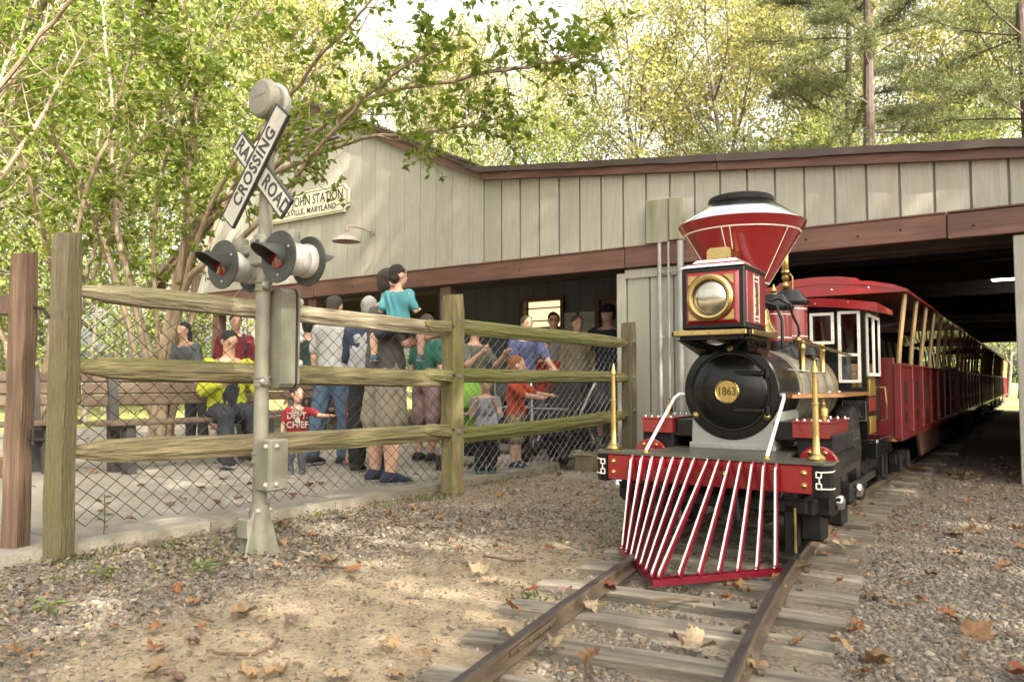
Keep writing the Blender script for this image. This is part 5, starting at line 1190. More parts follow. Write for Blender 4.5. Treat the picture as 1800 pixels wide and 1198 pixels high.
# --- queue by the ticket window
person('woman in blue-violet tee bending toward the strollers', (-5.05, 7.55, GZ), face(.75, -.4), 1.56, sk=0, hair=(.10, .06, .035), shirt=('violet', (.10, .11, .26)), pants=('jeans2', (.06, .09, .15)), pant=1.95, lean=(.0, .22), armR=(D(.2, .5, -.85), D(.1, .7, -.6)), armL=(D(-.3, .4, -.85), D(.2, .8, -.3)), vox=.013)
person('child in bright red top in the queue behind the violet tee', (-5.0, 8.0, GZ), face(.6, -.8), 1.28, sk=0, hair=(.08, .05, .03), child=.3, shirt=('red3', (.42, .03, .025)), pants=('greytr', (.07, .07, .075)), pant=1.95, vox=.014)
person('dark-haired man with glasses in white tee below the ticket window', (-5.15, 8.45, GZ), face(.55, -.83), 1.67, sk=1, hair=(.014, .012, .012), shirt=('whitetee2', (.34, .34, .33)), pants=('greytr', (.07, .07, .075)), pant=1.95, armR=(D(.2, .3, -1), D(-.35, .85, .2)), armL=(D(-.2, .3, -1), D(.3, .85, .25)), vox=.013,
       extra=lambda ro, J, P0, s, tl, g, fw, hp: (lambda b: ([b.tube([hp(q * .14 + .085 * math.cos(a), .385, .045 + .075 * math.sin(a)) for a in [2 * math.pi * k / 10 for k in range(11)]], .003, 4) for q in (-1, 1)], b.build('glasses', 'letter_black', ro)))(MB()))
person('person in tan patterned top next to the man with glasses', (-4.75, 8.35, GZ), face(.8, -.6), 1.60, sk=1, hair=(.10, .05, .025), shirt=('tanpattern', (.34, .27, .16)), pants=('greytr', (.07, .07, .075)), pant=1.95, sleeve=1.3, vox=.014)
person('man in black cap and navy shirt against the corner post', (-4.45, 8.62, GZ), face(.35, -.94), 1.74, sk=1, hair=(.014, .012, .012), cap=('blackcap', (.012, .012, .014)), shirt=('navy2', (.022, .028, .05)), pants=('greyshort', (.20, .19, .19)), pant=.98, flare=1.3, armR=(D(.2, .3, -1), D(-.2, .8, .5)), head=(-.8, -.1), vox=.013)
person('person holding a camera up beside the middle post', (-5.0, 6.55, GZ), face(.9, -.1), 1.42, sk=1, hair=(.03, .02, .016), shirt=('olivegrey', (.13, .13, .10)), pants=('darkgrey', (.05, .05, .055)), pant=1.95, armR=(D(.3, .5, -.8), D(-.2, .75, .6)), armL=(D(-.3, .5, -.8), D(.2, .8, .55)), vox=.013)
person('person in green top and pink shorts just right of the man in grey', (-4.98, 5.75, GZ), face(.1, .99), 1.44, sk=0, hair=(.07, .05, .035), shirt=('jade', (.03, .16, .11)), pants=('pink', (.40, .26, .25)), pant=.95, flare=1.25, vox=.013)
# --- one evaluation for all voxel-remeshed pieces
for o, vx, _ in PEND:
    m = o.modifiers.new('r', 'REMESH'); m.mode = 'VOXEL'; m.voxel_size = vx * (1.3 if vx > .0105 else 1.1); m.use_smooth_shade = True
    m = o.modifiers.new('s', 'SMOOTH'); m.factor = .5; m.iterations = 3
dg = bpy.context.evaluated_depsgraph_get()
for o, vx, add in PEND:
    me = bpy.data.meshes.new_from_object(o.evaluated_get(dg)); old = o.data
    mats = [x for x in old.materials]
    kind = o.name.split('.')[0]
    if kind in ('hair', 'shirt', 'trousers', 'vest', 'skirt'):
        n = len(me.vertices); co = np.empty(n * 3); no = np.empty(n * 3); me.vertices.foreach_get('co', co); me.vertices.foreach_get('normal', no); co = co.reshape(-1, 3); no = no.reshape(-1, 3)
        x, y, z = co.T; ph = rng.uniform(0, 6, 6)
        if kind == 'hair': d = .5 * np.sin(95 * x + 30 * np.sin(19 * z + ph[0]) + ph[1]) * np.cos(70 * z + ph[2]) + .7 * np.sin(33 * z + 25 * x + ph[3]) * np.sin(41 * y + ph[4]); a_ = .0055
        else: d = np.sin(34 * z + 9 * np.sin(13 * x + ph[0]) + 7 * np.sin(11 * y + ph[1])) + .7 * np.sin(21 * x - 26 * z + 5 * np.sin(17 * y + ph[2]) + ph[3]) + .4 * np.sin(60 * y + 44 * z + ph[4]); a_ = .0042
        co += no * (d * a_)[:, None]; me.vertices.foreach_set('co', co.ravel()); me.update()
    if add:
        A = add[0]; nv = len(me.vertices); co = np.empty(nv * 3); me.vertices.foreach_get('co', co); V = co.reshape(-1, 3).tolist()
        Fs = [tuple(p.vertices) for p in me.polygons] + [tuple(i + nv for i in q) for q in A.f]
        me2 = bpy.data.meshes.new(o.name); me2.from_pydata(V + A.v, [], Fs); me2.polygons.foreach_set('use_smooth', [True] * len(me2.polygons)); me2.update(); bpy.data.meshes.remove(me); me = me2
    me.materials.clear()
    for x in mats: me.materials.append(x)
    o.modifiers.clear(); o.data = me; me.name = o.name; bpy.data.meshes.remove(old)

# ================================================================ strollers
def stroller(label, loc, rz, fab, frame_m, canopy=True, k=1.0):
    o = thing('stroller', label, 'stroller', loc, rz, 'strollers on the platform'); o.scale = (k, k, k)
    fm = cloth(*fab[::-1]) if isinstance(fab[0], str) else fab
    for s in (-1, 1):
        b = MB(); b.tube([(s * .22, -.36, .10), (s * .23, -.05, .50), (s * .24, .30, .92), (s * .23, .40, 1.0)], .014, 8); b.build('push_bar', frame_m, o)
        b = MB(); b.tube([(s * .22, .30, .10), (s * .23, .0, .52)], .013, 8); b.build('rear_leg', frame_m, o)
        b = MB(); b.tube([(s * .22, -.30, .14), (s * .22, .28, .14)], .011, 6); b.build('lower_rail', frame_m, o)
        for y, r in ((-.36, .085), (.32, .10)):
            for d in (-.022, .022):
                w = MB(); w.lathe([(r * .8, -.012), (r, -.012), (r, .012), (r * .8, .012)], 22, AX((s * .23 + d, y, r), (1, 0, 0))); w = w.build('wheel', 'rubber', o)
                h = MB(); h.lathe([(.0, -.010), (r * .78, -.008), (r * .78, .008), (0, .012)], 16, AX((s * .23 + d, y, r), (1, 0, 0))); h.build('hub', 'grey_plastic', w)
    b = MB(); b.tube([(-.23, .40, 1.0), (-.15, .43, 1.015), (.15, .43, 1.015), (.23, .40, 1.0)], .018, 8); b.build('handle', 'rubber', o)
    b = MB(); b.tube([(-.22, -.20, .60), (-.18, -.30, .60), (.18, -.30, .60), (.22, -.20, .60)], .016, 8); b.box((0, -.29, .605), (.30, .12, .03), .012); b.build('snack_tray', 'grey_plastic', o)
    b = MB(); v = []; n = 6
    prof = [(-.26, .30), (-.25, .34), (.02, .36), (.10, .42), (.24, .82), (.27, .82), (.14, .38), (.04, .31)]
    b.prism(prof, -.19, .19, 'x'); b.build('seat', fm, o)
    for s in (-1, 1):
        b = MB(); b.prism([(-.20, .36), (.06, .36), (.18, .70), (.08, .62), (-.05, .50)], s * .195 - .006, s * .195 + .006, 'x'); b.build('seat_side', fm, o)
    b = MB(); b.box((0, .02, .19), (.38, .46, .10), .03); b.build('basket', 'dark_fabric', o)
    if canopy:
        v = []; n = 10; m_ = 8
        for i in range(n + 1):
            a = R_(-5 + 110 * i / n)
            for j in range(m_ + 1):
                t = -1 + 2 * j / m_; y = .24 - .34 * math.sin(a) * (1 - .12 * t * t); z = .74 + .26 * math.cos(a) * (1 - .35 * t ** 4); v.append((t * .22, y, z))
        f = [(i * (m_ + 1) + j, i * (m_ + 1) + j + 1, (i + 1) * (m_ + 1) + j + 1, (i + 1) * (m_ + 1) + j) for i in range(n) for j in range(m_)]
        nv = len(v); v2 = v + [(x * .97, y + .008, z - .012) for x, y, z in v]; f2 = f + [tuple(i + nv for i in q[::-1]) for q in f]
        b = MB(); b.add(v2, f2, True); b.build('canopy', fm, o)
    return o
GS = ('limefab', (.22, .42, .05))
stroller('lime green stroller behind the boy in pale grey', (-4.42, 5.62, GZ), face(-.35, .5), GS, 'aluminium', True, .82)
stroller('black stroller with grey tray in front of the red-haired boy', (-3.98, 6.62, GZ), face(-.1, 1), ('blackfab', (.02, .02, .024)), 'iron', False, .86)
stroller('second black stroller with raised hood near the corner post', (-4.25, 7.25, GZ), face(.1, 1), ('blackfab', (.02, .02, .024)), 'galvanised', True, .88)
stroller('dark grey stroller between the queue and the middle post', (-4.75, 6.95, GZ), face(-.6, .8), ('greyfab', (.06, .06, .065)), 'galvanised', True, .85)
# ================================================================ trees
def leaf_object(name, pts, size, m, parent, dirs=None, flat=.0, wide=.5, seed=1):
    """one folded four-point leaf per point"""
    r = np.random.default_rng(seed); P_ = np.asarray(pts, float); n = len(P_)
    d = r.normal(size=(n, 3)) if dirs is None else np.asarray(dirs, float) + r.normal(size=(n, 3)) * .55
    d /= np.linalg.norm(d, axis=1, keepdims=True) + 1e-9
    u = r.normal(size=(n, 3)); u[:, 2] += flat; s = np.cross(d, u); s /= np.linalg.norm(s, axis=1, keepdims=True) + 1e-9
    nn = np.cross(s, d); L_ = size * r.uniform(.65, 1.3, (n, 1))
    V = np.empty((n, 4, 3)); V[:, 0] = P_; V[:, 1] = P_ + d * L_ * .45 + s * L_ * wide * .5 + nn * L_ * .08
    V[:, 2] = P_ + d * L_ - nn * L_ * .05; V[:, 3] = P_ + d * L_ * .45 - s * L_ * wide * .5 + nn * L_ * .08
    return quick_mesh(name, V.reshape(-1, 3), np.array([[0, 1, 2], [0, 2, 3]]), 4, n, m, parent, r.uniform(0, 1, n), True)
def quick_mesh(name, V, tri, nv, n, m, parent, rnd, smooth=False):
    F = (tri[None] + (np.arange(n) * nv)[:, None, None]).reshape(-1, 3)
    me = bpy.data.meshes.new(name); me.vertices.add(len(V)); me.vertices.foreach_set('co', V.astype(np.float32).ravel())
    me.loops.add(F.size); me.loops.foreach_set('vertex_index', F.astype(np.int32).ravel())
    me.polygons.add(len(F)); me.polygons.foreach_set('loop_start', np.arange(0, F.size, 3, dtype=np.int32))
    if smooth: me.polygons.foreach_set('use_smooth', np.ones(len(F), bool))
    a = me.attributes.new('rnd', 'FLOAT', 'POINT'); a.data.foreach_set('value', np.repeat(rnd, nv).astype(np.float32))
    me.update(calc_edges=True); return mobj(name, me, m, parent)
def smooth_path(pts, n=5):
    pts = [Vector(p) for p in pts]; out = []
    for i in range(len(pts) - 1):
        a, b, c, d = pts[max(0, i - 1)], pts[i], pts[i + 1], pts[min(len(pts) - 1, i + 2)]
        for k in range(n):
            t = k / n; out.append(.5 * ((2 * b) + (c - a) * t + (2 * a - 5 * b + 4 * c - d) * t * t + (3 * b - a - 3 * c + d) * t ** 3))
    return out + [pts[-1]]
def wander(p, d, L_, n, r, jit=.2, trop=.15):
    pts = [Vector(p)]; d = Vector(d).normalized()
    for _ in range(n):
        d = (d + Vector((r.gauss(0, jit), r.gauss(0, jit), r.gauss(0, jit) + trop))).normalized(); pts.append(pts[-1] + d * L_ / n)
    return pts
def myrtle(name, label, limbs, base, seed, dens=1.0, leaf=.052, extra=8, group='crape myrtle clump'):
    r = random.Random(seed); t = thing(name, label, 'tree', base)
    W = MB(); LP_, LD = [], []; base = Vector(base)
    for _ in range(extra):
        a = r.uniform(0, 6.28); tilt = r.uniform(.12, .5); d0 = Vector((math.cos(a) * tilt, math.sin(a) * tilt, 1))
        limbs = limbs + [[base + Vector((math.cos(a) * .12, math.sin(a) * .12, .0))] + wander(base + Vector((math.cos(a) * .15, math.sin(a) * .15, .3)), d0, r.uniform(4.2, 6), 6, r, .10, .03)]
    for li, lm in enumerate(limbs):
        pts = [Vector(p) for p in lm]
        if pts[0].z > .5: pts = [base + Vector((r.uniform(-.14, .14), r.uniform(-.14, .14), 0))] + pts[1:]
        pts = smooth_path(pts, 5); n = len(pts); r0 = r.uniform(.028, .05)
        for i in range(2, n): pts[i] += Vector((r.gauss(0, .015), r.gauss(0, .015), r.gauss(0, .01)))
        W.tube([p - base for p in pts], [r0 * (1 - .88 * i / (n - 1)) + .003 for i in range(n)], 7, caps=False)
        for i in range(int(n * .42), n):
            f = i / (n - 1); td = (pts[min(i + 1, n - 1)] - pts[i - 1]).normalized()
            for _ in range(r.choice((1, 1, 2, 2)) if f < .9 else 3):
                sd = (td * r.uniform(.2, 1.0) + Vector((r.gauss(0, 1), r.gauss(0, 1), r.gauss(.15, .7))).normalized()).normalized()
                sl_ = r.uniform(.5, 1.35) * (1.15 - .55 * f) ; sp = wander(pts[i], sd, sl_, 5, r, .18, .05)
                W.tube([p - base for p in sp], [.009 * (1.2 - f) + .003, .007, .005, .004, .003, .0015], 4, caps=False)
                for _t in range(int(r.uniform(5, 8) * dens)):
                    k = r.randint(1, 5); td2 = ((sp[k] - sp[k - 1]).normalized() * .7 + Vector((r.gauss(0, .7), r.gauss(0, .7), r.gauss(0, .45)))).normalized()
                    tp = wander(sp[k], td2, r.uniform(.18, .42), 3, r, .2, 0)
                    W.tube([p - base for p in tp], [.003, .0025, .002, .0012], 3, caps=False)
                    for q in range(r.randint(8, 13)):
                        j = r.random() * 2.99; a_, b_ = tp[int(j)], tp[int(j) + 1]; c = a_.lerp(b_, j - int(j)); dd = (b_ - a_).normalized()
                        LP_.append(c - base); LD.append(dd * .6 + Vector((r.gauss(0, .8), r.gauss(0, .8), r.gauss(-.1, .5))))
    wo_ = W.build('trunk', 'bark_myrtle', t); wo_['kind'] = 'stuff' if False else 'thing'
    del wo_['kind']
    c = leaf_object('crown', LP_, leaf, 'leaf_myrtle', t, LD, .8, .55, seed); return t, len(LP_)
b0 = (-8.98, 5.37, .0)
LA = [[(-8.98, 5.37, 0.85), (-8.49, 5.36, 2.5), (-7.33, 5.62, 3.29), (-6.02, 5.88, 3.91), (-4.93, 6.13, 4.0), (-4.08, 6.23, 3.98), (-3.65, 6.28, 3.96)],
    [(-8.98, 5.37, 0.85), (-8.7, 5.36, 2.17), (-7.7, 5.51, 2.99), (-6.31, 5.82, 3.47), (-5.15, 6.01, 3.46), (-4.58, 6.16, 3.48)],
    [(-8.98, 5.37, 0.85), (-8.29, 5.18, 1.85), (-7.09, 5.23, 2.5), (-6.35, 5.23, 3.0), (-5.31, 5.2, 3.6), (-4.5, 5.25, 3.9)],
    [(-8.98, 5.37, 0.85), (-9.02, 5.24, 2.4), (-8.71, 5.25, 3.78), (-8.04, 5.4, 4.75), (-7.33, 5.57, 5.87)],
    [(-8.98, 5.37, 0.85), (-9.49, 5.02, 2.77), (-9.61, 4.97, 4.24), (-9.77, 4.85, 6.17)],
    [(-8.98, 5.37, 0.85), (-8.19, 5.15, 3.32), (-7.8, 4.99, 4.21), (-7.5, 4.53, 5.18)],
    [(-8.98, 5.37, 0.85), (-9.04, 4.62, 2.52), (-9.08, 4.03, 3.66), (-9.08, 3.49, 4.38)],
    [(-8.98, 5.37, 0.85), (-8.67, 6.03, 3.37), (-7.88, 6.85, 4.75), (-7.16, 7.23, 5.97)],
    [(-8.98, 5.37, 0.85), (-7.86, 5.17, 2.74), (-6.42, 5.12, 3.76), (-5.37, 5.08, 4.31), (-4.71, 5.01, 4.75)]]
_, n1 = myrtle('crape_myrtle', 'many-stemmed crape myrtle whose branches arch over the crossing sign', LA, b0, 11, .6, .085, 2)
_, n2 = myrtle('crape_myrtle', 'leaning multi-stem crape myrtle behind the left end of the fence', [], (-10.4, 4.6, 0), 23, .42, .085, 6)
_, n3 = myrtle('crape_myrtle', 'crape myrtle at the left edge with stems crossing above the gate', [
    [(-8.1, 2.2, 0), (-7.6, 2.3, 1.6), (-7.3, 2.5, 2.6), (-7.1, 2.9, 3.6), (-7.0, 3.2, 4.4)], [(-8.1, 2.2, 0), (-8.0, 2.4, 1.4), (-8.0, 2.9, 2.3), (-8.0, 3.4, 3.3), (-7.9, 3.8, 4.3)], [(-8.1, 2.2, 0), (-7.8, 2.3, 1.0), (-7.0, 2.4, 2.6), (-6.3, 2.7, 3.5), (-5.7, 2.9, 4.0)]], (-8.1, 2.2, 0), 37, .36, .075, 2)

def wood_tree(seed, H=19, R0=4.6, crown0=.28, nl=15000, leaf=.16, r0=.24, limbs=18, clump=.55):
    """returns (trunk mesh builder, leaf points, leaf dirs) at the origin"""
    r = random.Random(seed); W = MB(); pts = wander((0, 0, 0), (r.gauss(0, .04), r.gauss(0, .04), 1), H * .96, 12, r, .035, .05)
    n = len(pts); W.tube(pts, [r0 * (1 - .93 * i / (n - 1)) * (1.25 if i == 0 else 1) for i in range(n)], 9, caps=False); ends = []
    for k in range(limbs):
        f = crown0 + (1 - crown0) * (k + r.random()) / limbs; i = min(n - 2, int(f * (n - 1))); p = pts[i].lerp(pts[i + 1], f * (n - 1) - i)
        a = k * 2.4 + r.uniform(-.5, .5); prof = math.sin(math.pi * (.18 + .8 * (f - crown0) / (1 - crown0))) ** .8
        L_ = R0 * (.45 + .75 * prof) * r.uniform(.7, 1.15); el = .45 + .7 * f
        lp = wander(p, (math.cos(a), math.sin(a), el), L_, 6, r, .14, .06); W.tube(lp, [r0 * .42 * (1.05 - f * .75) * (1 - .85 * q / 6) + .012 for q in range(7)], 6, caps=False)
        for q in range(2, 7):
            for _ in range(3):
                d = ((lp[q] - lp[q - 1]).normalized() + Vector((r.gauss(0, .8), r.gauss(0, .8), r.gauss(.1, .5)))).normalized()
                sp = wander(lp[q], d, L_ * r.uniform(.18, .38), 3, r, .2, .05); W.tube(sp, [.028, .02, .014, .006], 4, caps=False); ends += [sp[1], sp[2], sp[3]]
        ends += lp[4:]
    ends += pts[-3:]
    rr_ = np.random.default_rng(seed); E_ = np.array([tuple(e) for e in ends]); idx = rr_.integers(0, len(E_), nl)
    P_ = E_[idx] + rr_.normal(size=(nl, 3)) * np.array([clump, clump, clump * .62]); return W, P_
def place_tree(tm, name, label, loc, rz, sc, group=None):
    o = thing(name, label, 'tree', loc, rz, group); o.scale = sc if hasattr(sc, '__len__') else (sc, sc, sc)
    for nm, me in tm:
        c = bpy.data.objects.new(nm, me); COL.objects.link(c); c.parent = o
    return o
def template(seed, lm, **kw):
    W, P_ = wood_tree(seed, **kw); d = thing('tmp', '', '')
    a = W.build('trunk', 'bark_grey', d); b = leaf_object('crown', P_, kw.get('leaf', .16), lm, d, None, .3, .62, seed)
    r = [('trunk', a.data), ('crown', b.data)]
    for o in (a, b, d): bpy.data.objects.remove(o)
    return r
TA = [template(101, 'leaf_yellow', H=19, nl=14000), template(102, 'leaf_yellow', H=22, R0=4.2, nl=13000, limbs=20, crown0=.22), template(103, 'leaf_green', H=18, R0=5, nl=14000, crown0=.2),
      template(104, 'leaf_yellow', H=17, R0=4.4, nl=9500, clump=.45, crown0=.3), template(105, 'leaf_green', H=9, R0=3.0, nl=9500, crown0=.08, r0=.1, limbs=16, leaf=.13),
      template(106, 'leaf_green', H=15, R0=5.2, nl=8500, crown0=.22, r0=.26, limbs=20, leaf=.20, clump=.6)]
def cam_xy(px, d):
    k = (px - 900) / 1340 * d; return (-.5664 * d + .8241 * k, .8241 * d + .5664 * k)
BG = [(-60, 17, 2, 1.0), (70, 22, 2, 1.1), (190, 19, 4, 1.1), (130, 30, 0, 1.15), (260, 26, 2, 1.0), (330, 34, 0, 1.1), (20, 36, 1, 1.2), (450, 36, 3, 1.1), (-200, 20, 2, 1.1),
      (580, 37, 3, 1.0), (620, 46, 0, 1.1), (690, 42, 0, .95), (750, 48, 1, 1.05), (965, 48, 1, 1.1), (520, 44, 1, 1.1), (790, 36, 4, 1.2), (850, 44, 3, 1.0), (925, 36, 4, 1.25), (1000, 42, 3, 1.05), (1075, 37, 4, 1.2), (1130, 42, 0, 1.0),
      (1190, 36, 3, 1.1), (1250, 34, 4, 1.1), (1270, 44, 0, 1.1), (1345, 36, 3, 1.15), (1400, 42, 0, 1.05), (1440, 34, 4, 1.2), (1475, 40, 1, 1.05), (1580, 36, 3, 1.15), (1610, 44, 0, 1.1), (1690, 35, 3, 1.1), (1700, 32, 4, 1.2), (1740, 42, 1, 1.1), (1800, 37, 3, 1.15), (1880, 34, 2, 1.0),
      (150, 15.5, 4, .55), (40, 19, 4, .8), (300, 21, 4, .9), (-30, 24, 4, 1.0), (360, 24, 4, .9), (1770, 40, 4, 1.1), (1735, 48, 4, 1.2)]
rt = random.Random(5); kinds = ['tall yellowing woodland tree', 'slender tall yellow-leaved tree', 'broad green-leaved tree', 'sparse yellow open-branched tree', 'low leafy understorey tree']
zone = lambda px: 'beyond the lawn at left' if px < 420 else ('behind the gable' if px < 860 else ('left of the smoke stack' if px < 1300 else 'right of the smoke stack'))
ORD = ['first', 'second', 'third', 'fourth', 'fifth', 'sixth', 'seventh', 'eighth']; cnt = {}; tot = {}
for px, d, k, s in BG: tot[(k, zone(px))] = tot.get((k, zone(px)), 0) + 1
for px, d, k, s in sorted(BG):
    x, y = cam_xy(px, d); key = (k, zone(px)); i = cnt.get(key, 0); cnt[key] = i + 1
    lb = f'{kinds[k]} {zone(px)}' + (f', {ORD[i]} of its kind from left' if tot[key] > 1 else '')
    place_tree(TA[k], 'woodland_tree', lb, (x, y, 0), rt.uniform(0, 6.28), (s * rt.uniform(.9, 1.1), s * rt.uniform(.9, 1.1), s * rt.uniform(.92, 1.12)), f'{kinds[k]}s {zone(px)}')
# shade trees standing to the right of the photographer
for k, (x, y, s_, tm) in enumerate(((8.0, -1.2, .85, 3), (10.5, -2.8, .85, 3), (9.0, 4.5, 1.15, 5), (13.5, 1.0, 1.35, 5), (12.5, 8.5, 1.3, 5), (13.0, -6.0, .95, 3), (19, -3, 1.0, 3), (17, 5, 1.2, 5))):
    place_tree(TA[tm], 'shade_tree', 'broad shade tree to the right of the track, outside the photo', (x, y, 0), rt.uniform(0, 6.28), s_, 'shade trees right of the track')
# pines behind the shed
def pine(name, label, px, d, r0, seed, H=21, z0=4.5):
    r = random.Random(seed); x, y = cam_xy(px, d); t = thing(name, label, 'tree', (x, y, 0)); W = MB(); NP, ND = [], []
    pts = wander((0, 0, 0), (0, 0, 1), H, 14, r, .012, .05); n = len(pts); W.tube(pts, [r0 * (1 - .8 * i / (n - 1)) for i in range(n)], 10, caps=False)
    z = z0
    while z < H - .5:
        f = z / H
        for k in range(r.choice((2, 2, 3))):
            a = r.uniform(0, 6.28); L_ = (5.2 * (1 - f) + 1.2) * r.uniform(.6, 1.15); i = min(n - 2, int(f * (n - 1))); p = pts[i].lerp(pts[i + 1], f * (n - 1) - i)
            lp = wander(p, (math.cos(a), math.sin(a), r.uniform(-.05, .2)), L_, 6, r, .09, .02); W.tube(lp, [.05 * (1 - f * .6) * (1 - .85 * q / 6) + .008 for q in range(7)], 5, caps=False)
            for q in range(2, 7):
                for _ in range(5):
                    d_ = ((lp[q] - lp[q - 1]).normalized() * .8 + Vector((r.gauss(0, .7), r.gauss(0, .7), r.gauss(.12, .2)))).normalized(); sp = wander(lp[q], d_, r.uniform(.35, .9), 3, r, .1, .05)
                    W.tube(sp, [.012, .009, .006, .003], 3, caps=False)
                    for w in sp[1:]:
                        for _n in range(17):
                            nd = (d_ * .55 + Vector((r.gauss(0, .6), r.gauss(0, .6), r.gauss(.25, .5)))); NP.append(w + Vector((r.gauss(0, .12), r.gauss(0, .12), r.gauss(0, .05)))); ND.append(nd)
        z += r.uniform(.8, 1.5)
    W.build('trunk', 'bark_pine', t); leaf_object('crown', NP, .17, 'leaf_pine', t, ND, 0, .10, seed); return t, len(NP)
_, np1 = pine('pine_tree', 'thick dark pine trunk with drooping green boughs behind the shed roof', 1522, 26, .30, 3, 20, 5.5)
_, np2 = pine('pine_tree', 'thinner pine trunk just left of the thick pine', 1490, 29, .22, 8, 22, 9)
_, np3 = pine('pine_tree', 'pine with dark boughs reaching into the top right corner', 1830, 24, .28, 15, 21, 7)
print('LEAVES', n1, n2, n3, np1, np2, np3)
# ================================================================ gravel, leaf litter, weeds
def frus(n, z0, z1, seed):
    r = np.random.default_rng(seed); z = np.sqrt(r.uniform(z0 ** 2, z1 ** 2, n)); x = r.uniform(-.80, .80, n) * z
    return np.c_[-.5664 * z + .8241 * x, .8241 * z + .5664 * x], z, r
def dirtness(p):
    q = np.hypot((p[:, 0] + 1.95) * 1.25, (p[:, 1] - 2.0) * .62) + .16 * np.sin(p[:, 0] * 4.1 + 1) * np.cos(p[:, 1] * 3.3)
    return np.clip((1.12 - q) / .45, 0, 1)
def off_pad(p): return (p[:, 0] > np.where(p[:, 1] < 4.3, -4.02 + .1 * p[:, 1] / 4.3, -3.92) + .15)
SLA = np.array(SLP)
def on_sleeper(p):
    t = np.where(p[:, 1] < 6, -1.33 + .0212 * (6 - p[:, 1]) ** 2, -1.33); near = np.abs(p[:, 0] - t) < .57
    yy = p[:, 1] + (p[:, 0] - t) * (-.0424 * np.clip(6 - p[:, 1], 0, 9)) * -1
    dy = np.min(np.abs(yy[:, None] - SLA[None]), axis=1); rail = np.abs(np.abs(p[:, 0] - t) - .31) < .035
    return (near & (dy < .085)) | rail, near
ico_v = []
ph = (1 + 5 ** .5) / 2
for a, b in ((1, ph), (-1, ph), (1, -ph), (-1, -ph)): ico_v += [(0, a, b), (a, b, 0), (b, 0, a)]
ico_v = np.array(ico_v) / math.hypot(1, ph)
def hull_faces(v):
    f = []; n = len(v); dm = sorted({round(float(np.linalg.norm(v[0] - v[j])), 3) for j in range(1, n)})[0]
    for i in range(n):
        for j in range(i + 1, n):
            for k in range(j + 1, n):
                if all(abs(np.linalg.norm(v[a] - v[b]) - dm) < .02 for a, b in ((i, j), (j, k), (i, k))):
                    nn = np.cross(v[j] - v[i], v[k] - v[i]); f.append((i, j, k) if nn @ v[i] > 0 else (i, k, j))
    return np.array(f)
ico_f = hull_faces(ico_v)
def stones(name, label, p, size, seed, flat=.6, z=.0):
    r = np.random.default_rng(seed); n = len(p); base = ico_v[None] * (1 + r.uniform(-.28, .28, (n, 12, 1)))
    sc = np.c_[r.uniform(.7, 1.45, n), r.uniform(.6, 1.1, n), r.uniform(.35, .8, n) * flat / .6]; V = base * (sc * size[:, None])[:, None, :]
    a = r.uniform(0, 6.28, n); t = r.normal(0, .35, n); ca, sa, ct, s_t = np.cos(a), np.sin(a), np.cos(t), np.sin(t)
    x, y, zz = V[..., 0], V[..., 1], V[..., 2]; y, zz = y * ct[:, None] - zz * s_t[:, None], y * s_t[:, None] + zz * ct[:, None]
    X = x * ca[:, None] - y * sa[:, None] + p[:, 0:1]; Y = x * sa[:, None] + y * ca[:, None] + p[:, 1:2]; Z = zz + (size * .18 * flat)[:, None] + z
    o = quick_mesh(name, np.stack([X, Y, Z], -1).reshape(-1, 3), ico_f, 12, n, 'stone_mix', None, r.uniform(0, 1, n)); return tag(o, label, None, None, 'stuff')
P_, D_, S_ = [], [], []
for n, z0, z1, s0, sd in ((60000, 1.65, 3.6, .0080, 1), (30000, 3.6, 5.4, .0088, 2), (16000, 5.4, 8.6, .011, 3)):
    p, z, r = frus(n, z0, z1, sd); on, near = on_sleeper(p); pr = np.where(near, .9, .92 - .76 * dirtness(p)); pr = np.where((p[:, 1] > 7.6), .25, pr)
    keep = (r.uniform(0, 1, n) < pr) & off_pad(p) & ~on; p = p[keep]; P_.append(p); nr = near[keep]
    dd = dirtness(p); S_.append(s0 * r.lognormal(0, .38, len(p)) * np.where(nr, 1.0, np.where(p[:, 0] > -.7, .85, .82)) * (1 - .35 * dd))
stones('gravel', 'crushed grey-brown gravel around the track', np.concatenate(P_), np.concatenate(S_), 9)
# leaf and bark crumbs
p1, z1_, r1 = frus(26000, 1.75, 6.5, 21); on, near = on_sleeper(p1)
keep = off_pad(p1) & ((~on) | (r1.uniform(0, 1, len(p1)) < .12)) & (r1.uniform(0, 1, len(p1)) < np.where(p1[:, 0] > -.7, .35, .85) * (1 - .45 * dirtness(p1))); p1 = p1[keep]; on = on[keep]
pts = np.c_[p1, np.where(on, .043, .012) + r1.uniform(0, .010, len(p1))]; dirs = r1.normal(size=(len(p1), 3)) * np.array([1, 1, .18])
o = leaf_object('leaf_litter', pts, .023, 'litter_mix', None, dirs, 3.0, .55, 5); tag(o, 'brown crumbs of leaf and bark scattered over the gravel', None, None, 'stuff')
p2, _z, r2 = frus(15000, 1.75, 5.0, 44); on2, _n = on_sleeper(p2)
keep = off_pad(p2) & ~on2 & (p2[:, 0] < -1.6) & (r2.uniform(0, 1, len(p2)) < np.clip((-p2[:, 0] - 1.5) / 1.3, .15, 1) * (1 - .75 * dirtness(p2))); p2 = p2[keep]
o = leaf_object('bark_mulch', np.c_[p2, r2.uniform(.008, .02, len(p2))], .032, 'mulch_mix', None, r2.normal(size=(len(p2), 3)) * np.array([1, 1, .15]), 4.0, .5, 15); tag(o, 'dark flakes of bark and slate chips over the left foreground', None, None, 'stuff')
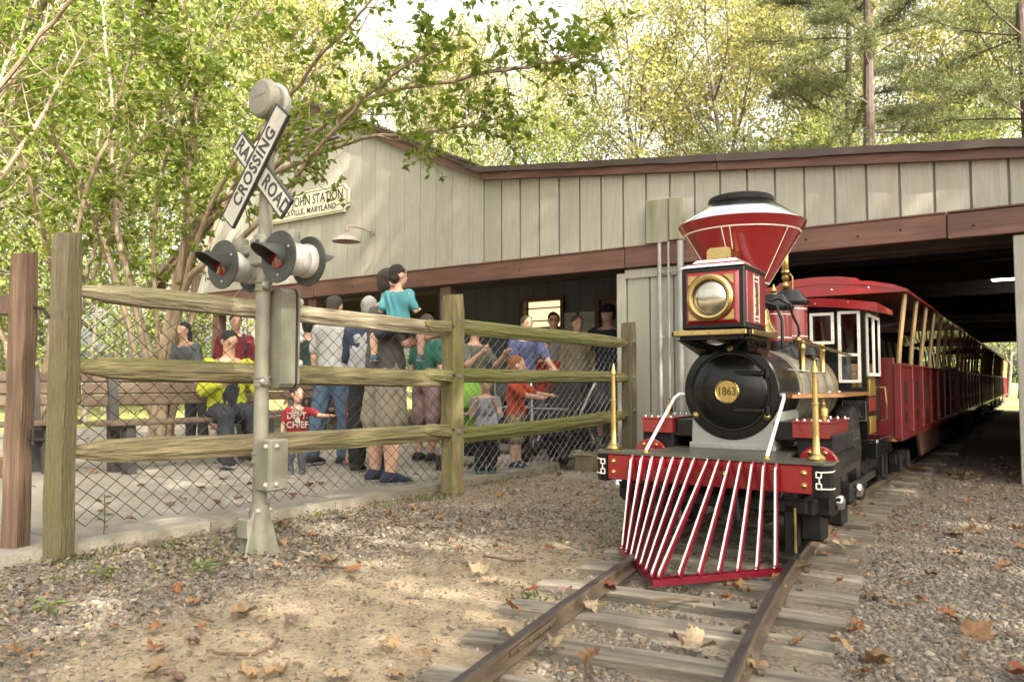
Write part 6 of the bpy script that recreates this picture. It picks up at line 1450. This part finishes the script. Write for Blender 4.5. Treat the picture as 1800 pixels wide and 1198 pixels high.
# fallen leaves, one by one
for nm, c, c2 in (('dead_tan', (.29, .185, .095), (.19, .115, .055)), ('dead_pale', (.42, .32, .20), (.30, .215, .125)), ('dead_orange', (.27, .115, .042), (.18, .07, .026)), ('dead_rust', (.20, .055, .025), (.12, .035, .018)), ('dead_brown', (.24, .13, .055), (.15, .08, .035)), ('dead_mauve', (.22, .125, .10), (.15, .085, .07))):
    mat(nm, c, .75, col2=c2, scale=14, trans=.15, rnd=.22, fine=.15, bump=.3, bscale=40)
def leaf_mesh(seed):
    r = random.Random(seed); tips = []
    for a, L_ in ((-150, .42), (-100, .62), (-52, .86), (0, 1.0), (52, .86), (100, .62), (150, .42)): tips.append((a + r.uniform(-7, 7), L_ * r.uniform(.85, 1.12)))
    out = []
    for i, (a, L_) in enumerate(tips):
        for da, k in ((-11, .80), (0, 1.0), (11, .80)): out.append((a + da, L_ * k))
        if i < 6: out.append(((a + tips[i + 1][0]) / 2, .56 * r.uniform(.8, 1.15)))
    cu = [r.uniform(-.3, .9), r.uniform(-.6, .8), r.uniform(-.6, .6)]
    def P3(a, L_):
        x, y = L_ * math.sin(R_(a)), L_ * math.cos(R_(a)); z = cu[0] * x * x + cu[1] * y * y * .7 + cu[2] * x * y + .09 * math.sin(9 * x + seed) + .09 * math.cos(8 * y + seed); return (x * .5, y * .5, z * .5)
    v = [(0, 0, 0)] + [P3(a, L_ * .5) for a, L_ in out] + [P3(a, L_) for a, L_ in out]; n = len(out)
    f = [(0, i + 1, i + 2) for i in range(n - 1)] + [(i + 1, n + i + 1, n + i + 2, i + 2) for i in range(n - 1)]
    k = len(v); v += [(-.008, -.02, 0), (.008, -.02, 0), (.02, -.42, .10), (.006, -.42, .10)]; f.append((k, k + 1, k + 2, k + 3))
    zm = min(p[2] for p in v); v = [(x, y, z - zm) for x, y, z in v]
    me = bpy.data.meshes.new('fallen_leaf'); me.from_pydata(v, [], f); me.polygons.foreach_set('use_smooth', [True] * len(f)); me.update(); return me
LMESH = {}
def lmesh(k, m):
    if (k, m) not in LMESH:
        me = leaf_mesh(k + 3); me.materials.append(MAT[m]); LMESH[(k, m)] = me
    return LMESH[(k, m)]
LV = [(-2.37,1.72,'t',0.12),(-2.51,2.42,'o',0.09),(-3.45,3.26,'o',0.08),(-2.86,1.79,'o',0.08),(-2.44,1.46,'o',0.08),(-2.29,1.36,'o',0.08),(-2.14,1.78,'m',0.08),(-2.0,2.67,'p',0.11),(-1.89,2.59,'p',0.08),(-1.66,2.56,'r',0.07),(-1.54,2.25,'o',0.1),(-1.32,2.41,'p',0.09),(-1.39,2.67,'r',0.08),(-1.5,2.56,'m',0.07),(-1.68,1.78,'t',0.1),(-2.55,4.73,'o',0.08),(-2.63,4.44,'r',0.07),(-2.16,3.1,'t',0.07),(-2.37,3.0,'o',0.06),(-2.01,3.25,'r',0.08),(-1.94,3.25,'p',0.06),(-2.23,3.1,'o',0.06),(-0.53,3.24,'t',0.12),(-0.82,4.02,'p',0.1),(-0.74,4.05,'p',0.1),(-0.53,2.77,'o',0.08),(-0.52,2.84,'o',0.06),(-0.3,3.1,'o',0.09),(-0.2,2.95,'b',0.12),(-0.33,4.25,'o',0.08),(-0.13,4.05,'b',0.09),(-0.29,4.95,'t',0.08),(-0.43,2.49,'b',0.14),(-0.43,2.38,'o',0.08),(-0.07,2.6,'r',0.12),(-0.4,4.78,'r',0.07),(-0.84,3.44,'t',0.08),(-0.99,2.95,'b',0.1),(-0.94,2.94,'b',0.08),(-0.89,2.25,'p',0.12),(-0.92,2.24,'m',0.09),(-1.06,1.97,'b',0.1),(-1.21,1.99,'p',0.1),(-1.42,2.01,'p',0.07),(-2.67,2.44,'t',0.08),(-2.9,2.49,'p',0.08),(-2.73,2.46,'t',0.09),(-3.2,2.59,'t',0.07),(-2.83,2.27,'t',0.06),(-3.1,2.71,'t',0.06),(-3.05,2.25,'t',0.08),(-3.15,2.17,'m',0.05),(-2.24,1.45,'m',0.08),(-2.08,1.27,'t',0.1),(-2.03,1.26,'m',0.09),(-1.79,1.44,'t',0.09),(-1.85,1.38,'t',0.09),(-1.64,1.52,'p',0.1),(-2.46,1.09,'b',0.08),(-2.59,1.09,'b',0.08),(-1.5,1.72,'t',0.07),(-1.51,1.61,'t',0.08),(-0.66,4.79,'o',0.07),(-0.91,4.94,'o',0.07),(-0.99,5.12,'b',0.07),(-0.72,5.7,'t',0.08),(-0.58,5.66,'t',0.08),(-0.3,5.72,'t',0.06),(-0.89,5.39,'o',0.06),(-0.25,6.99,'t',0.07),(-0.4,6.96,'t',0.07),(-0.4,3.75,'r',0.07),(-0.45,3.5,'o',0.05),(-0.38,3.3,'o',0.06),(-0.45,3.16,'t',0.07),(-0.53,2.5,'t',0.09),(-0.12,5.16,'o',0.08),(-0.1,4.64,'o',0.08),(-0.76,7.97,'t',0.09),(-0.93,7.45,'t',0.09),(-1.05,7.05,'t',0.08),(-0.55,7.52,'o',0.09),(-0.79,7.01,'b',0.08),(-1.1,6.33,'o',0.07),(-1.19,5.98,'o',0.07),(-0.83,3.77,'o',0.07),(-0.42,6.19,'o',0.07),(-0.63,2.44,'b',0.07),(-0.67,2.19,'t',0.08),(-3.02,3.6,'o',0.06),(-3.34,3.76,'t',0.07),(-3.62,3.57,'o',0.07),(-3.32,3.52,'o',0.07),(-3.09,3.33,'o',0.06),(-2.53,3.41,'p',0.07),(-3.18,4.62,'t',0.06),(-3.21,4.53,'o',0.07),(-3.0,4.81,'t',0.06),(-2.79,4.95,'o',0.07),(-2.91,5.35,'o',0.06)]
LP = [(-5.6,3.19,'r',0.08),(-4.58,2.82,'b',0.08),(-4.4,3.02,'r',0.08),(-4.67,2.95,'t',0.08),(-4.62,2.4,'t',0.08),(-4.22,2.34,'t',0.08),(-4.97,3.7,'r',0.08),(-4.43,3.21,'t',0.08),(-4.23,3.5,'r',0.08),(-3.86,3.13,'o',0.08),(-4.54,4.0,'t',0.08),(-4.64,4.57,'t',0.08),(-4.56,3.91,'o',0.08),(-10.76,5.38,'o',0.08),(-6.69,3.4,'b',0.08),(-3.92,3.65,'t',0.08),(-5.43,3.8,'o',0.08),(-5.01,3.3,'t',0.08)]
CM = {'t': ('dead_tan', 'dry tan'), 'p': ('dead_pale', 'pale papery'), 'o': ('dead_orange', 'orange-brown'), 'r': ('dead_rust', 'dark rust-red'), 'b': ('dead_brown', 'dull brown'), 'm': ('dead_mauve', 'mauve-brown')}
def leaf_zone(x, y):
    if x < -3.95: return 'on the concrete paving behind the fence'
    if y > 6.2 and x > -2: return 'piled near the shed doorway'
    t = tx(y)
    if abs(x - t) < .58: return 'lying on the track sleepers'
    if x > t: return 'on the gravel right of the track'
    return 'on the ground between fence and track' if y > 2.1 else 'on the dirt in the lower left foreground'
rl = random.Random(77)
ALL = [(a, b, c, s, 1) for a, b, c, s in LV] + [(a, b, c, s, 1) for a, b, c, s in LP]
pr, zr, rr3 = frus(500, 2.0, 8.5, 55)
for q in pr:
    if not (q[0] > -3.75 or rl.random() < .3) or len(ALL) > 270: continue
    if q[1] > 7.4 and not (-1.0 < q[0] < -.1): continue
    ALL.append((float(q[0]), float(q[1]), rl.choice('ttpoorbbm'), rl.uniform(.035, .075), 0))
for k in range(34):
    ALL.append((rl.uniform(-1.0, -.15), 7.55 + abs(rl.gauss(0, .55)), rl.choice('ttbbo'), rl.uniform(.06, .11), 0))
for k, (x, y, c, s, _) in enumerate(ALL):
    m, w = CM[c]; z0 = .052 if x < -3.95 else (.040 if abs(x - tx(y)) < .56 else .010)
    if abs(abs(x - tx(y)) - .31) < .05: z0 = .045
    zn = leaf_zone(x, y); o = bpy.data.objects.new('fallen_leaf', lmesh(rl.randrange(9), m)); COL.objects.link(o)
    o.location = (x, y, z0); s = s * 1.25; o.scale = (s, s * rl.uniform(.8, 1.1), s * rl.uniform(.7, 1.3)); o.rotation_euler = (rl.gauss(0, .22), rl.gauss(0, .22), rl.uniform(0, 6.28))
    tag(o, f'{w} fallen leaf {zn}', 'leaf', f'{w} fallen leaves {zn}')
# twigs
mat('twig', (.12, .075, .05), .85, col2=(.07, .045, .03), scale=20, bump=.4)
for lb, pts in (('curved brown twig on the dirt near the bottom left', [(-2.02, 1.62), (-1.97, 1.56), (-1.98, 1.50), (-2.06, 1.44), (-2.10, 1.42)]), ('long thin stick lying left of the cow catcher', [(-2.17, 2.92), (-2.10, 2.91), (-2.03, 2.93), (-1.96, 2.96)]),
                ('dark stick lying across the sleepers between the rails', [(-1.18, 2.60), (-1.12, 2.64), (-1.04, 2.72)]), ('thin bent twig below the signal post', [(-2.75, 2.30), (-2.66, 2.33), (-2.52, 2.42)]), ('short straight twig by the left foreground leaves', [(-2.50, 1.62), (-2.42, 1.60), (-2.36, 1.62)])):
    z = .048 if 'sleepers' in lb else .02; b = MB(); b.tube([(x, y, z + .006 * math.sin(i * 2)) for i, (x, y) in enumerate(pts)], [.006 if i else .007 for i in range(len(pts))], 6, jit=.15); tag(b.build('twig', 'twig'), lb, 'twig')
# moss and small weeds along the kerb
gp, gd = [], []
for cx, cy, n, sp in ((-3.62, 2.25, 60, .10), (-3.55, 2.75, 90, .14), (-3.7, 3.3, 70, .12), (-3.6, 4.2, 160, .14), (-3.75, 1.85, 70, .10), (-3.2, 2.1, 50, .10), (-.60, 2.12, 160, .07), (-3.4, 1.75, 50, .12), (-1.62, 2.45, 60, .06), (-3.62, 3.75, 60, .1), (-3.68, 5.2, 90, .14)):
    for _ in range(n): gp.append((cx + rng.normal(0, sp * .55), cy + rng.normal(0, sp), .006)); gd.append((rng.normal(0, .6), rng.normal(0, .6), .9))
tag(leaf_object('weeds', gp, .030, 'grass_mix', None, gd, 0, .28, 31), 'small green weeds and moss tufts along the kerb', None, None, 'stuff')
pl = [((-3.02, 2.02), 7, .075), ((-3.30, 1.72), 5, .07), ((-2.95, 1.35), 5, .07), ((-3.98, 2.08), 9, .05)]
for k, ((x, y), n, L_) in enumerate(pl):
    t = thing('seedling', ['broad-leaved green seedling below the signal post', 'small green seedling in front of the kerb', 'yellow-green seedling at the lower left edge', 'leafy stem growing beside the left fence post'][k], 'plant', (x, y, 0))
    hgt = .26 if k == 3 else .05
    b = MB(); b.tube([(0, 0, 0), (.004, .003, hgt * .6), (0, 0, hgt)], .0025, 4); b.build('stem', 'twig', t)
    for j in range(n):
        a = j * 2.4; lz = hgt * (.35 + .65 * j / n); dx, dy = math.cos(a), math.sin(a)
        b = MB(); b.add([(0, 0, lz), (dx * L_ * .5 - dy * L_ * .2, dy * L_ * .5 + dx * L_ * .2, lz + .014), (dx * L_, dy * L_, lz + .006), (dx * L_ * .5 + dy * L_ * .2, dy * L_ * .5 - dx * L_ * .2, lz + .014)], [(0, 1, 2), (0, 2, 3)], True)
        b.build('leaf', 'seedling_leaf' if 'seedling_leaf' in MAT else mat('seedling_leaf', (.16, .22, .05), .6, col2=(.11, .17, .03), scale=20, trans=.4), t)
